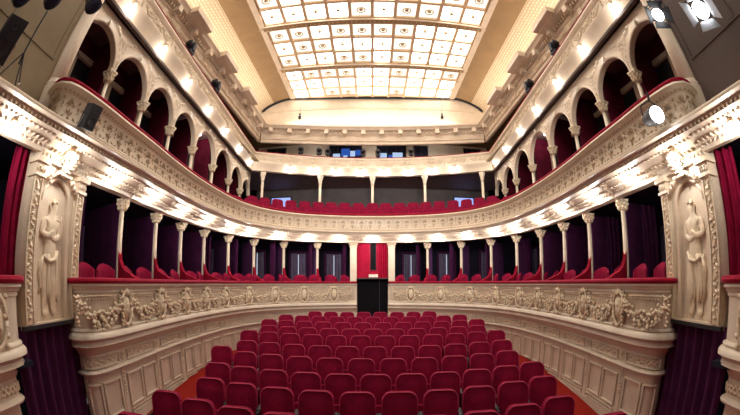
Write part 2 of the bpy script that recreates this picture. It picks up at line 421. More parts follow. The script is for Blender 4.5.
for sgn, side in ((-1, 'left'), (1, 'right')):
    for i, (x, y) in enumerate(CL):
        X = x if sgn < 0 else -x
        lab = f'slender cream box column, {ORD[i+1]} from the {side} relief pier'
        rz = math.atan2(y-8, X)
        if first: colA.location = (X, y, 0); colA.rotation_euler.z = rz; colA['label'] = lab; first = False
        else: copy_tree(colA, (X, y, 0), rz, lab, G1)
        # scrolled corbel above each column, on the lit soffit
        _, _, N0 = PE.frame(near_s(PE, X*.86, y-.35 if y < 10.5 else y-.7))
        vd = Vector((-X, -y, 0)).normalized(); dd_ = (vd*.75-N0).normalized(); k_ = 1/max(.3, -dd_.dot(N0))
        T = Vector((-dd_.y, dd_.x, 0)); B = (T, dd_, Vector((0, 0, 1))); cp = Vector((X, y, 0))
        for o, z, w in ((.66, 1.645, .05), (.55, 1.625, .055), (.43, 1.59, .06), (.31, 1.555, .065), (.20, 1.525, .07), (.10, 1.50, .07)):
            corb.blob(cp+dd_*o*k_*.9+Vector((0, 0, z)), (w, .09, .05), B)
            for q in (-1, 1): corb.blob(cp+dd_*o*k_*.9+T*q*(w+.015)+Vector((0, 0, z+.01)), (.022, .05, .03), B)
tag(corb.build('trim_2', M['stucco'], None, 'all'), kind='structure')
# two pilasters flanking the centre passage
for sgn, side in ((-1, 'left'), (1, 'right')):
    x = .71*sgn
    r = empty('pilaster', (x, 12.98, 0), label=f'flat cream pilaster on the {side} side of the central doorway', cat='pilaster', group='pilasters flanking the doorway')
    MB().box((0, 0, .24), (.24, .16, 2.22)).build('shaft', M['cream'], r)
    b = MB(); b.box((0, -.01, 1.37), (.28, .2, .03)); b.box((0, -.02, 1.49), (.34, .24, .04)); b.box((0, 0, 1.43), (.26, .18, .1))
    for k in range(5):
        b.blob((-.11+.055*k, -.1, 1.41), (.024, .03, .035)); b.blob((-.11+.055*k, -.11, 1.455), (.024, .03, .022))
    for k in (-1, 1): b.blob((k*.14, -.1, 1.455), (.04, .04, .035))
    b.build('capital', M['stucco'], r, True)

# ------------------------------------------------------------------ box interiors, first tier
mb = MB(); sweep(mb, [(.34, -.87), (2.6, -.87), (2.6, -.84), (.34, -.84)], P1, .6, sdoor-.02, .1)
sweep(mb, [(.34, -.87), (2.6, -.87), (2.6, -.84), (.34, -.84)], P1, P1.len-sdoor+.02, P1.len-.6, .1)
tag(mb.build('floor_boxes', M['maroon']), kind='structure')
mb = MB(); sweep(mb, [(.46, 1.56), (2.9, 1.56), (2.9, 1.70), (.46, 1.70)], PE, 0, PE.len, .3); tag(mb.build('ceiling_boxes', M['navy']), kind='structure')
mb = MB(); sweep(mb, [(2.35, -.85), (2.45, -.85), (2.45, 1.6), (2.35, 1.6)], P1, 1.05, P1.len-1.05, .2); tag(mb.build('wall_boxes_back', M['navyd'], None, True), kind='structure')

# partitions: full height behind the columns, curving down to the rail in front of them
part_n = 0
def partition(X, y, label):
    ax = Vector((X, y)); tgt = Vector(P1.at(near_s(P1, X*.86 if y < 10 else X*.92, y-.18 if y < 10 else y-.62)))
    d = (ax-tgt); L = d.length; d.normalize()
    M4 = Matrix(((d.x, -d.y, 0, tgt.x), (d.y, d.x, 0, tgt.y), (0, 0, 1, 0), (0, 0, 0, 1)))
    r = empty('box_partition', label=label, cat='partition', group='velvet partitions between the stalls boxes')
    low = [(.30, -.84), (.30, -.02), (.14, .06), (.14, .085), (.27, .13), (L*.45, .17), (L*.65, .22), (L*.80, .30), (L*.90, .42), (L-.03, .60), (L-.03, -.84)]
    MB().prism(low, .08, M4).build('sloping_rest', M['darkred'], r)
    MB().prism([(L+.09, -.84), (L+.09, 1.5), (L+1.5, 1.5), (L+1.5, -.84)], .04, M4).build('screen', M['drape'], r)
for sgn, side in ((-1, 'left'), (1, 'right')):
    for i, (x, y) in enumerate(CL):
        partition(x if sgn < 0 else -x, y+.0, f'crimson velvet box partition sloping to the rail at {ORD[i+1]} column from the {side} pier')

def drape_mb(w, h, folds, amp=.035, taper=0., seed=0):
    b = MB(); n = folds*8; rnd = random.Random(seed); ph = [rnd.uniform(.7, 1.3) for _ in range(folds+1)]
    vs = []; fs = []; rows = 7
    for j in range(rows+1):
        z = h*j/rows; k_ = 1-taper*(math.sin(PI*j/rows))
        for i in range(n+1):
            u = i/n; vs.append(((u-.5)*w*k_, amp*ph[int(u*folds)]*math.sin(2*PI*u*folds+.3*math.sin(j))+0, z))
    for j in range(rows):
        for i in range(n): a = j*(n+1)+i; fs.append((a, a+1, a+n+2, a+n+1))
    m = len(vs); vs += [(x, y+.02, z) for x, y, z in vs]; fs += [tuple(m+i for i in f[::-1]) for f in fs]
    b.add(vs, fs); return b
# rear door curtain in every box, one hanging drape beside the column, two chairs
G2 = 'mauve curtains in the doors behind the boxes'
dm = drape_mb(.62, 2.05, 5, .03, 0, 1).mesh('curtain', M['mauve'], 'all')
fr = MB(); fr.box((-.36, 0, 1.03), (.05, .06, 2.12)); fr.box((.36, 0, 1.03), (.05, .06, 2.12)); fr.box((0, 0, 2.11), (.77, .06, .05)); frm = fr.mesh('door_frame', M['drape'])
sl = MB().box((.0, -.03, 1.05), (.022, .015, 1.9)).mesh('lit_gap', M['rim'])
dr2 = drape_mb(.42, 2.36, 3, .045, .12, 5).mesh('side_drape', M['drape'], 'all')
def chair():
    r = empty('box_chair', cat='chair', group='chairs in the stalls boxes')
    # curved tub back
    b = MB(); n = 14; vs = []; fs = []
    def ring(rad, th):
        return
    prof = []
    for i in range(n+1):
        a = PI*(.08+.84*i/n); top = 1.13+.08*math.sin(PI*i/n)-.05*abs(i/n-.5)
        for rr, z in ((.20, .62), (.20, top-.03), (.225, top), (.255, top-.02), (.262, top-.08), (.262, .60)):
            vs.append((rr*math.cos(a)*1.0, rr*math.sin(a)*.55, z))
    for i in range(n):
        for k in range(6): fs.append((i*6+k, i*6+(k+1) % 6, (i+1)*6+(k+1) % 6, (i+1)*6+k))
    fs += [list(range(6)), [n*6+k for k in range(6)][::-1]]
    b.add(vs, fs); b.build('backrest', M['velvet'], r, True)
    b = MB(); b.lathe([(.0, .46), (.22, .46), (.245, .49), (.245, .55), (.20, .58), (0, .59)], n=18); b.build('seat', M['velvet'], r, True)
    lm = MB()
    lm.tube([(0, 0, .46), (0, 0, .0)], [.02, .014], 8); legm = lm.mesh('leg', M['woodd'], True)
    for sx in (-1, 1):
        for sy in (-1, 1):
            o = bpy.data.objects.new('leg', legm); COL.objects.link(o); o.parent = r; o.location = (sx*.17, sy*.15, 0)
    return r
ch0 = chair(); chused = False
bays = []
allc = [(x, y) for x, y in CL]+[(-.71, 12.98)]
prev = (-4.15, 3.62)
for i, c in enumerate(allc): bays.append((prev, c)); prev = c
for sgn, side in ((-1, 'left'), (1, 'right')):
    for i, (a, b) in enumerate(bays):
        ax, ay = (a[0]+b[0])/2, (a[1]+b[1])/2
        X = ax if sgn < 0 else -ax
        s = near_s(P1, X*.85, ay-(.15 if ay < 10 else .5))
        p, T, N = P1.frame(s); rz = math.atan2(N.y, N.x)-PI/2
        name = f'{ORD[i+1]} box from the {side} pier'
        q = p+N*2.22
        r = empty('door_curtain', (q.x, q.y, -.84), rz, label=f'dim mauve door curtain at the back of the {name}', cat='curtain', group=G2)
        for me, nm in ((dm, 'curtain_cloth'), (frm, 'frame')):
            o = bpy.data.objects.new(nm, me); COL.objects.link(o); o.parent = r
        if i in (3, 5, 7, 8) or (i == 6 and sgn < 0): 
            o = bpy.data.objects.new('lit_gap', sl); COL.objects.link(o); o.parent = r; o['label'] = 'thin bright slit of light'
        q = p+N*1.55+T*(.36)
        o = bpy.data.objects.new('box_drape', dr2); COL.objects.link(o); o.location = (q.x, q.y, -.84); o.rotation_euler.z = rz+PI/2
        tag(o, f'dark plum drape hanging at the side of the {name}', 'drape', 'plum drapes inside the stalls boxes')
        for k, dx in enumerate((-.27, .27)):
            q = p+N*.56+T*dx
            lab = f'crimson rounded chair at the rail, {"nearer" if (k == 0) == (sgn < 0) else "farther"} one in {name}'
            rzz = rz+random.uniform(-.5, .5)+(.25 if sgn < 0 else -.25)
            if not chused: ch0.location = (q.x, q.y, -.88); ch0.rotation_euler.z = rzz; ch0['label'] = lab; chused = True
            else: copy_tree(ch0, (q.x, q.y, -.88), rzz, lab)

# ------------------------------------------------------------------ centre passage: dark doors below, red boxed front above
mb = MB(); mb.box((-.60, 12.88, -1.2), (.05, .86, 2.36)); mb.box((.60, 12.88, -1.2), (.05, .86, 2.36)); tag(mb.build('wall_passage', M['dado']), kind='structure')
r = empty('door_1', (0, 13.3, -1.75), kind='structure')
MB().box((-.29, 0, 1.0), (.57, .06, 2.0)).build('door_leaf', M['doorblk'], r); MB().box((.29, 0, 1.0), (.57, .06, 2.0)).build('door_leaf', M['doorblk'], r)
MB().box((.27, -.045, 1.05), (.010, .02, 1.75)).build('painted_light_slit', M['mauve'], r)  # pale strip painted for the faint slit of light on the doors
tag(MB().box((0, 12.9, .19), (1.16, .5, .04)).build('trim_3', M['woodd']), kind='structure')
r = empty('red_box_front', (0, 13.05, .2), label='bright crimson box over the central doorway with a dark slit window', cat='box')
MB().box((-.33, 0, .68), (.5, .05, 1.36)).build('front_panel', M['crimson'], r); MB().box((.36, .02, .68), (.44, .05, 1.36)).build('front_panel', M['crimson'], r)
MB().box((.02, .03, .15), (.28, .05, .3)).build('front_panel', M['crimson'], r)
dd = drape_mb(.30, 1.34, 4, .03, 0, 3).build('curtain_cloth', M['crimson'], r, 'all', (.40, -.04, .0))
MB().box((.02, .0, .80), (.20, .03, 1.0)).build('window_slit', M['doorblk'], r)
b = MB(); 
for dx, dz, w, h in ((-.1, .8, .012, 1.0), (.13, .8, .012, 1.0), (.015, .31, .24, .012)): b.box((dx, -.02, dz), (w, .02, h))
b.build('window_frame', M['woodd'], r)
b = MB(); b.box((.03, 12.98, .29), (.34, .02, .105), mi=0); b.box((-.03, 12.965, .29), (.012, .006, .085), mi=1); b.box((.09, 12.965, .29), (.012, .006, .085), mi=1)
for dx in (-.10, -.07, .02, .05, .14, .17): b.box((dx, 12.965, .29), (.012, .006, .04), mi=1)
o = b.build('door_sign', [M['white'], M['gilt']]); tag(o, 'small cream sign over the dark central doorway', 'sign')

# ------------------------------------------------------------------ relief piers by the proscenium
def skinfig(name, verts, edges, radii, mat, parent, M4, sub=2):
    me = bpy.data.meshes.new(name); me.from_pydata(verts, edges, []); o = bpy.data.objects.new(name, me); COL.objects.link(o)
    bm = bmesh.new(); bm.from_mesh(me); lay = bm.verts.layers.skin.verify(); bm.verts.ensure_lookup_table()
    for i, r in enumerate(radii): bm.verts[i][lay].radius = (r, r)
    bm.verts[0][lay].use_root = True
    bm.to_mesh(me); bm.free()
    m = o.modifiers.new('s', 'SKIN'); m.use_smooth_shade = True; m.branch_smoothing = .6
    m2 = o.modifiers.new('u', 'SUBSURF'); m2.levels = sub; m2.render_levels = sub
    dg = bpy.context.evaluated_depsgraph_get(); me2 = bpy.data.meshes.new_from_object(o.evaluated_get(dg))
    bpy.data.objects.remove(o); me2.transform(M4); me2.materials.clear(); me2.materials.append(mat)
    me2.polygons.foreach_set('use_smooth', [True]*len(me2.polygons))
    o = bpy.data.objects.new(name, me2); COL.objects.link(o); o.parent = parent; return o
def pier(sgn, side):
    # local: x along the pier (towards the back of the hall), -y towards the hall, z up
    p0 = Vector((-3.80, 2.19)); p1 = Vector((-4.04, 3.36)); 
    ang = math.atan2(p1.y-p0.y, p1.x-p0.x); W = (p1-p0).length
    r = empty('relief_pier', label=f'cream pier with a standing carved figure in an arched niche, {side} of the stage', cat='pier', group='relief piers')
    mx = 1 if sgn < 0 else -1
    if sgn < 0:
        r.location = (p0.x, p0.y, 0); r.rotation_euler.z = ang
    else:
        r.location = (-p0.x, p0.y, 0); r.rotation_euler.z = PI-ang
    # sgn<0: local +y points outward (away from the hall); right side is mirrored through local y
    ys = 1 if sgn < 0 else -1
    def Bx(b, x0, x1, y0, y1, z0, z1, mi=0): b.box(((x0+x1)/2, ys*(y0+y1)/2, (z0+z1)/2), (x1-x0, abs(y1-y0), z1-z0), mi=mi)
    b = MB(); Bx(b, 0, W, .10, .34, -.49, 1.56)
    # arched surround of the niche: spandrels
    cx = W/2; R = .32; zs = .98; n = 12
    for q in (-1, 1):
        poly = [(cx+q*R, zs)]+[(cx+q*R*math.cos(PI/2*i/n), zs+R*math.sin(PI/2*i/n)) for i in range(1, n+1)]+[(cx, 1.45), (cx+q*(R+.10), 1.45), (cx+q*(R+.10), zs)]
        M4 = Matrix.Translation((0, ys*.085, 0)); b.prism(poly, .09, M4)
        Bx(b, min(cx+q*R, cx+q*(R+.10)), max(cx+q*R, cx+q*(R+.10)), .04, .13, -.46, zs)
    b.tube([(cx+R*math.cos(PI*i/16), ys*.04, zs+R*math.sin(PI*i/16)) for i in range(17)], .022, 6)
    Bx(b, cx-R-.06, cx-R+.005, .02, .06, -.42, zs); Bx(b, cx+R-.005, cx+R+.06, .02, .06, -.42, zs)
    Bx(b, 0, W, -.0, .12, -.52, -.455)
    b.build('niche_panel', M['cream'], r, True)
    for q, x0 in ((0, 0.0), (1, W-.17)):
        b = MB(); Bx(b, x0, x0+.17, -.02, .1, -.455, 1.24)
        for k in range(22):
            zz = -.38+.073*k
            b.blob((x0+.085+.03*math.sin(k*1.4), ys*-.03, zz), (.042, .02, .026), rot=.7*math.sin(k*1.7)); b.blob((x0+.085-.035*math.sin(k*1.4), ys*-.028, zz+.03), (.024, .016, .02), rot=k)
        for e in (.008, .162): Bx(b, x0+e-.008, x0+e+.008, -.04, -.0, -.455, 1.22)
        b.build('carved_pilaster', M['stucco'], r, True)
        b = MB(); Bx(b, x0-.03, x0+.20, -.06, .12, 1.22, 1.26); Bx(b, x0-.01, x0+.18, -.04, .12, 1.26, 1.38); Bx(b, x0-.05, x0+.22, -.09, .12, 1.38, 1.44)
        for k in range(4): b.blob((x0+.02+.045*k, ys*-.05, 1.31), (.022, .02, .04))
        b.build('capital', M['stucco'], r, True)
    # crowning ornament and scroll bracket
    b = MB(); rnd = random.Random(2)
    for i in range(15):
        t = -1+2*i/14
        for k in range(2): b.blob((cx+t*.33+rnd.uniform(-.02, .02), ys*(-.03-rnd.uniform(0, .05)), 1.36-.14*t*t*abs(t)+rnd.uniform(-.03, .03)), (.034, .03, .03), rot=rnd.uniform(0, 3))
    for k in range(6): b.blob((cx, ys*(-.05-.035*k), 1.36+.045*k), (.085-.004*k, .055, .05))
    for q in (-1, 1):
        for k in range(5): b.blob((cx+q*(.09+.01*k), ys*(-.05-.03*k), 1.38+.045*k), (.03, .03, .03))
        b.tube([(cx+q*(.12+.05*math.cos(a*.5)), ys*-.09, 1.47+.05*math.sin(a*.5)) for a in range(11)], .014, 6)
    Bx(b, 0, W, -.05, .12, 1.44, 1.56)
    for k in range(14): b.blob((.05+k*(W-.1)/13, ys*-.055, 1.50), (.03, .02, .035), rot=k)
    b.build('carved_crown', M['cream'], r, True)
    # the figure: draped woman, low relief
    F = Matrix.Translation((cx, ys*.088, -.44)) @ Matrix.Diagonal((1.25, ys*.40, 1, 1))
    V = [(0, 0, .80), (.01, -.02, .95), (.0, -.02, 1.10), (0, -.01, 1.24), (.005, -.01, 1.31), (0, -.03, 1.39), (0, -.02, 1.45),
         (.12, -.01, 1.22), (.155, -.05, 1.04), (.05, -.11, .98), (-.04, -.13, 1.05),
         (-.12, -.01, 1.22), (-.17, -.05, 1.05), (-.06, -.12, 1.02), (.03, -.14, 1.10),
         (.07, -.02, .70), (.085, -.07, .42), (.07, -.01, .12), (.09, -.07, .05),
         (-.07, -.02, .70), (-.06, -.03, .42), (-.07, .0, .12), (-.09, -.07, .05)]
    E = [(0, 1), (1, 2), (2, 3), (3, 4), (4, 5), (5, 6), (3, 7), (7, 8), (8, 9), (9, 10), (3, 11), (11, 12), (12, 13), (13, 14), (0, 15), (15, 16), (16, 17), (17, 18), (0, 19), (19, 20), (20, 21), (21, 22)]
    Rr = [.15, .11, .13, .10, .05, .085, .075, .065, .05, .04, .035, .065, .05, .04, .035, .115, .085, .055, .04, .115, .08, .055, .04]
    fig = skinfig('carved_figure', V, E, Rr, M['stucco'], r, F)
    # drapery of the figure: falling folds, sash and an attribute
    b = MB(); rnd = random.Random(4)
    for k in range(9):
        x0 = -.14+.035*k
        pts = [(cx+x0*(.8+.2*j/6)+.02*math.sin(j*1.3+k)+(.05*math.sin(j*.5) if sgn < 0 else -.04*math.sin(j*.5)), ys*(.075-.02*math.sin(k*1.1)+.02*(j == 6)), -.44+.80-.12*j) for j in range(6)]
        b.tube(pts, [.030, .036, .034, .030, .022, .010], 6)
    b.tube([(cx-.15, ys*.05, .33), (cx-.05, ys*.02, .27), (cx+.08, ys*.02, .30), (cx+.16, ys*.06, .40)], .028, 8)
    b.tube([(cx-.15, ys*.06, .33), (cx-.21, ys*.08, .15), (cx-.17, ys*.09, -.02), (cx-.22, ys*.09, -.12)], [.03, .028, .022, .01], 8)
    b.build('carved_drapery', M['stucco'], fig, 'all')
    b = MB()
    for k in range(9): b.blob((cx+.055*math.cos(k*.7), ys*(.06+.02*math.sin(k)), 1.02+.02*math.sin(k*.9)), (.03, .03, .026), rot=k)
    b.build('carved_hair', M['stucco'], fig, 'all')
    b = MB()
    if sgn < 0:
        for q in (-1, 1): b.tube([(cx+.14+q*.03, ys*.06, .62), (cx+.14+q*.075, ys*.06, .74), (cx+.14+q*.05, ys*.06, .86)], .010, 6)
        b.tube([(cx+.08, ys*.06, .80), (cx+.20, ys*.06, .80)], .010, 6)
        for q in range(4): b.tube([(cx+.11+.02*q, ys*.06, .64), (cx+.11+.02*q, ys*.06, .80)], .003, 4)
        for q in range(3): b.blob((cx+.14, ys*.07, .60-.03*q), (.035, .02, .02))
    else:
        b.tube([(cx-.20, ys*.07, .36), (cx-.10, ys*.06, .12), (cx-.16, ys*.07, .0)], .014, 6)
        for q in range(5): b.blob((cx-.16+.05*math.sin(q), ys*.07, .02+.04*q), (.03, .02, .03))
        b.tube([(cx+.05, ys*.06, .05), (cx+.22, ys*.07, .02)], .012, 6)
    b.build('carved_lyre' if sgn < 0 else 'carved_wreath', M['stucco'], fig, 'all')
    # wall beside door opening
    return r, p0, p1, ang, W
for sgn, side in ((-1, 'left'), (1, 'right')):
    r, p0, p1, ang, W = pier(sgn, side)
    # doorway curtain under the pier
    mid = (p0+p1)/2; n = Vector((-math.sin(ang), math.cos(ang)))
    c = mid+n*.11; X = c.x if sgn < 0 else -c.x
    rz = ang if sgn < 0 else PI-ang
    o = drape_mb(W+.22, 2.0, 7, .045, .0, 11).build('doorway_curtain', M['drape'], None, 'all', (X, c.y, -2.48), rz)
    tag(o, f'heavy plum curtain closing the doorway beneath the relief figure on the {side}', 'curtain', 'curtains beneath the relief piers')
    b = MB(); b.box((0, 0, 0), (W+.05, .06, .05)); c2 = mid+n*.02
    tag(b.build(f'trim_{4 if sgn < 0 else 5}', M['black'], None, False, (c2.x if sgn < 0 else -c2.x, c2.y, -.50), rz), kind='structure')
    # stage box beside the proscenium
    pts = [(-3.30, -.9), (-3.42, .4), (-3.52, 1.4), (-3.60, 1.85), (-3.70, 2.05), (-3.84, 2.14), (-4.1, 2.16)]
    PS = Path(pts if sgn < 0 else [(-x, y) for x, y in pts[::-1]])
    root = empty('stage_box_parapet', label=f'bulging cream stage box front with red rail at the {side} edge', cat='box front', group='stage box fronts')
    sweep(MB(), front_profile(), PS, 0, PS.len, .1).build('front_panel', M['dado'], root, True)
    sweep(MB(), rail_profile(0, .085), PS, 0, PS.len, .1).build('velvet_rail', M['rail'], root, True)
    se = near_s(PS, -3.55 if sgn < 0 else 3.55, 1.62)
    for ds in (0, .62, 1.24):
        s_ = se-ds if sgn < 0 else se+ds
        if .2 < s_ < PS.len-.2: place('cartouche', CART, root, PS, s_, .03, -.36, 1.15, 1.0)
    for ds in (.31, .93):
        s_ = se-ds if sgn < 0 else se+ds
        place('garland', SWAG, root, PS, s_, .05, -.37, .55, 1.8)
    fm = MB()
    fm.tube([PS.pt(.1+k*(PS.len-.2)/120, .165, -1.105+.04*math.sin(k*.9)) for k in range(121)], .022, 6)
    fm.tube([PS.pt(.1+k*(PS.len-.2)/120, .165, -1.105-.04*math.sin(k*.9)) for k in range(121)], .018, 6)
    fm.build('carved_frieze', M['stucco'], root, 'all')
    sx = -1 if sgn < 0 else 1
    o = drape_mb(.34, 1.5, 3, .04, .0, 6).build('stage_box_drape', M['velvet'], None, 'all', (sx*4.0, 2.02, .04), PI/2*sx+.3)
    tag(o, f'crimson drape hanging against the {side} relief pier in the stage box', 'drape', 'drapes in the stage boxes')
    MBx = MB(); MBx.box((sx*5.6, 1.0, .3), (.1, 4.4, 2.9)); MBx.box((sx*5.7, 2.75, .3), (2.7, .1, 2.9)); MBx.box((sx*4.7, .6, -.87), (2, 3.2, .06))
    tag(MBx.build(f'wall_stage_box_{side}', M['navy']), kind='structure')
    # plain splayed proscenium wall above
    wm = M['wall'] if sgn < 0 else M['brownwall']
    b = MB(); q0 = Vector((sx*3.66, -1.2)); q1 = Vector((sx*4.13, 2.12)); d = (q1-q0); L = d.length; a = math.atan2(d.y, d.x)
    b.box(((q0.x+q1.x)/2+sx*.1, (q0.y+q1.y)/2, 5.6), (L, .2, 7.9), a); tag(b.build(f'wall_proscenium_{side}', wm), kind='structure')
    b = MB(); nn = Vector((-sx, .12))
    for t0, t1, z_ in ((.30, .97, 2.9), (.30, .97, 4.4)):
        e = q0+d*(t0+t1)/2; b.box((e.x-sx*.0, e.y, z_), (L*(t1-t0), .03, .04), a)
    for t0 in (.30, .62, .97):
        e = q0+d*t0; b.box((e.x, e.y, 3.65), (.035, .03, 1.5), a)
    tag(b.build(f'trim_{6 if sgn < 0 else 7}', wm), kind='structure')

# ------------------------------------------------------------------ second level: arcade walls
def arcade(sgn):
    mb = MB(); T = .11; zt = 4.76; zs = 3.73
    def P(y, off=0): x = L4x(y)+off; return (x*sgn, y)
    for i in range(len(YA)-1):
        y0, y1 = YA[i], YA[i+1]; c = (y0+y1)/2; R = (y1-y0)/2-.055; n = 14; H = R*1.02
        us = [y0]+[c-R*math.cos(PI*k/n) for k in range(n+1)]+[y1]
        zs_ = [zs]+[zs+H*math.sin(PI*k/n) for k in range(n+1)]+[zs]
        for off in (-T/2, T/2):
            vs = []; fs = []
            for u, z in zip(us, zs_): x, y = P(u, off); vs += [(x, y, z), (x, y, zt)]
            for k in range(len(us)-1): fs.append((2*k, 2*k+2, 2*k+3, 2*k+1))
            mb.add(vs, fs)
        vs = []; fs = []
        for u, z in zip(us, zs_):
            for off in (-T/2, T/2): x, y = P(u, off); vs.append((x, y, z))
        for k in range(len(us)-1): fs.append((2*k, 2*k+1, 2*k+3, 2*k+2))
        mb.add(vs, fs)
        mb.tube([(*P(c-(R+.02)*math.cos(PI*k/n), -T/2-.01), zs+(H+.02)*math.sin(PI*k/n)) for k in range(n+1)], .028, 6)
        x, y = P(c, -.10); mb.blob((x, y, zs+H+.05), (.05, .05, .09))
        Tn = Vector((.068*sgn, 1, 0)).normalized(); N = Vector((sgn, -.068, 0)); B = (Tn, N, Vector((0, 0, 1)))
        if i:
            for k, (dy, z, rx) in enumerate(((0, 3.95, .05), (0, 4.08, .05), (-.07, 4.2, .05), (.07, 4.2, .05), (-.12, 4.33, .06), (.12, 4.33, .06), (0, 4.3, .05), (0, 4.42, .07), (-.12, 4.42, .06), (.12, 4.42, .06), (-.24, 4.50, .07), (.24, 4.50, .07), (-.36, 4.56, .06), (.36, 4.56, .06))):
                x, y = P(y0+dy, -.09); mb.blob((x, y, z), (rx*.8, .018, .035), B, .6*math.copysign(1, dy) if dy else 0)
    return mb
for sgn, side in ((-1, 'left'), (1, 'right')):
    tag(arcade(sgn).build(f'wall_arcade_{side}', M['cream'], None, True), kind='structure')
GA = 'slim columns of the balcony arcade'
colB = make_column(1.80, 3.50, 3.73, .048, 'x', GA); fst = True
for sgn, side in ((-1, 'left'), (1, 'right')):
    for i, y in enumerate(YA[1:-1]):
        X = sgn*L4x(y)
        lab = f'slim cream column with leafy capital, {ORD[i+1]} arcade support from the stage on the {side} balcony'
        if fst: colB.location = (X, y, 0); colB['label'] = lab; fst = False
        else: copy_tree(colB, (X, y, 0), 0, lab, GA)
    # thick shaft at the stage end
    y = 2.29; X = sgn*4.17
    r = empty('stage_end_column', (X, y, 0), label=f'thick round column rising from the stage end of the {side} balcony', cat='column', group='thick columns at the stage end')
    MB().lathe([(.155, 2.62), (.15, 3.4), (.145, 4.8), (.14, 6.2)], n=24).build('shaft', M['cream'], r, 'all')
    MB().lathe([(.21, 1.85), (.21, 2.50), (.185, 2.52), (.195, 2.56), (.165, 2.6), (.155, 2.64)], n=24).build('plinth', M['cream'], r, True)
# rear columns of the balcony
GR = 'round posts under the rear gallery'
def rc(label):
    r = empty('rear_column', label=label, cat='column', group=GR)
    MB().lathe([(.062, 1.9), (.058, 4.32)], n=16).build('shaft', M['cream'], r, 'all')
    MB().lathe([(.064, 4.30), (.085, 4.32), (.066, 4.35), (.09, 4.50), (.13, 4.62), (.13, 4.70)], n=16).build('capital', M['cream'], r, True); return r
for i, x in enumerate((-4.62, -2.27, 0, 2.27, 4.62)):
    y = 14.95-1.45*(x/5.05)**2-.12
    o = rc(('round cream post under the rear gallery at the left corner', 'round cream post under the rear gallery, left of the middle post', 'round cream post at the middle of the rear gallery',
            'round cream post under the rear gallery, right of the middle post', 'round cream post under the rear gallery at the right corner')[i]); o.location = (x, y, 0)

# floors / ceilings / back walls of the balcony storey
mb = MB()
sweep(mb, [(.2, 1.74), (2.4, 1.74), (2.4, 1.80), (.2, 1.80)], P2, 1.1, P2.len-1.1, .3)
for k, (y0, z) in enumerate(((13.2, 2.05), (13.95, 2.38), (14.7, 2.5))): mb.box((0, y0+.9+.8*0, z-.15), (9.6, 1.9, .3)) if False else None
tag(mb.build('floor_balcony', M['maroon']), kind='structure')
for sgn, side in ((-1, 'left'), (1, 'right')):
    mb = MB(); mb.box((sgn*5.78, 7.9, 3.25), (.08, 12.0, 3.0), math.atan(-.068*sgn)*1); tag(mb.build(f'wall_balcony_{side}', M['maroon2']), kind='structure')
    mb = MB()
    for y in YA[1:-1]: mb.box((sgn*(L4x(y)+.50), y, 3.2), (.72, .05, 3.0))
    tag(mb.build(f'wall_balcony_divider_{side}', M['maroon2']), kind='structure')
    for i, y in enumerate(YA[:-1]):
        yy = y+1.17; x = sgn*(5.78+.068*(yy-7.9)-.07)
        r = empty('loge_door', (x, yy, 1.8), PI/2, label=f'dark doorway with cream frame behind the {ORD[i+1]} arch from the stage, {side} balcony', cat='door', group='doorways behind the arcade')
        MB().box((0, 0, 1.15), (.56, .04, 2.3)).build('door_leaf', M['black'], r)
        b = MB(); b.box((-.34, 0, 1.2), (.12, .09, 2.4)); b.box((.34, 0, 1.2), (.12, .09, 2.4)); b.box((0, 0, 2.42), (.80, .09, .12)); b.build('door_frame', M['cream'], r)
tag(MB().box((0, 8.2, 4.78), (15.6, .1, .1)).build('trim_8', M['cream']), kind='structure') if False else None
mb = MB()
for q in (PL3, PR3): sweep(mb, [(.09, 4.74), (3.2, 4.74), (3.2, 4.84), (.09, 4.84)], q, 0, q.len, 2)
sweep(mb, [(.12, 4.74), (3.2, 4.74), (3.2, 4.84), (.12, 4.84)], PB3, 0, PB3.len, .4); tag(mb.build('ceiling_balcony', M['mauvewall']), kind='structure')
tag(MB().box((0, 16.9, 3.4), (12, .1, 3.4)).build('wall_balcony_rear', M['greywall']), kind='structure')
for x, lab in ((-4.62, 'left'), (4.62, 'right')):
    r = empty('lit_window', (x, 16.8, 4.02), label=f'glowing blue-white window low on the dark rear wall, {lab} side of balcony', cat='window', group='lit windows at the rear')
    MB().box((0, 0, 0), (1.0, .04, .62)).build('pane', M['bluewin'], r)
    b = MB(); b.box((0, -.02, .34), (1.12, .07, .06)); b.box((0, -.02, -.34), (1.12, .07, .06)); b.box((.53, -.02, 0), (.06, .07, .7)); b.box((-.53, -.02, 0), (.06, .07, .7)); b.build('frame', M['blackp'], r)

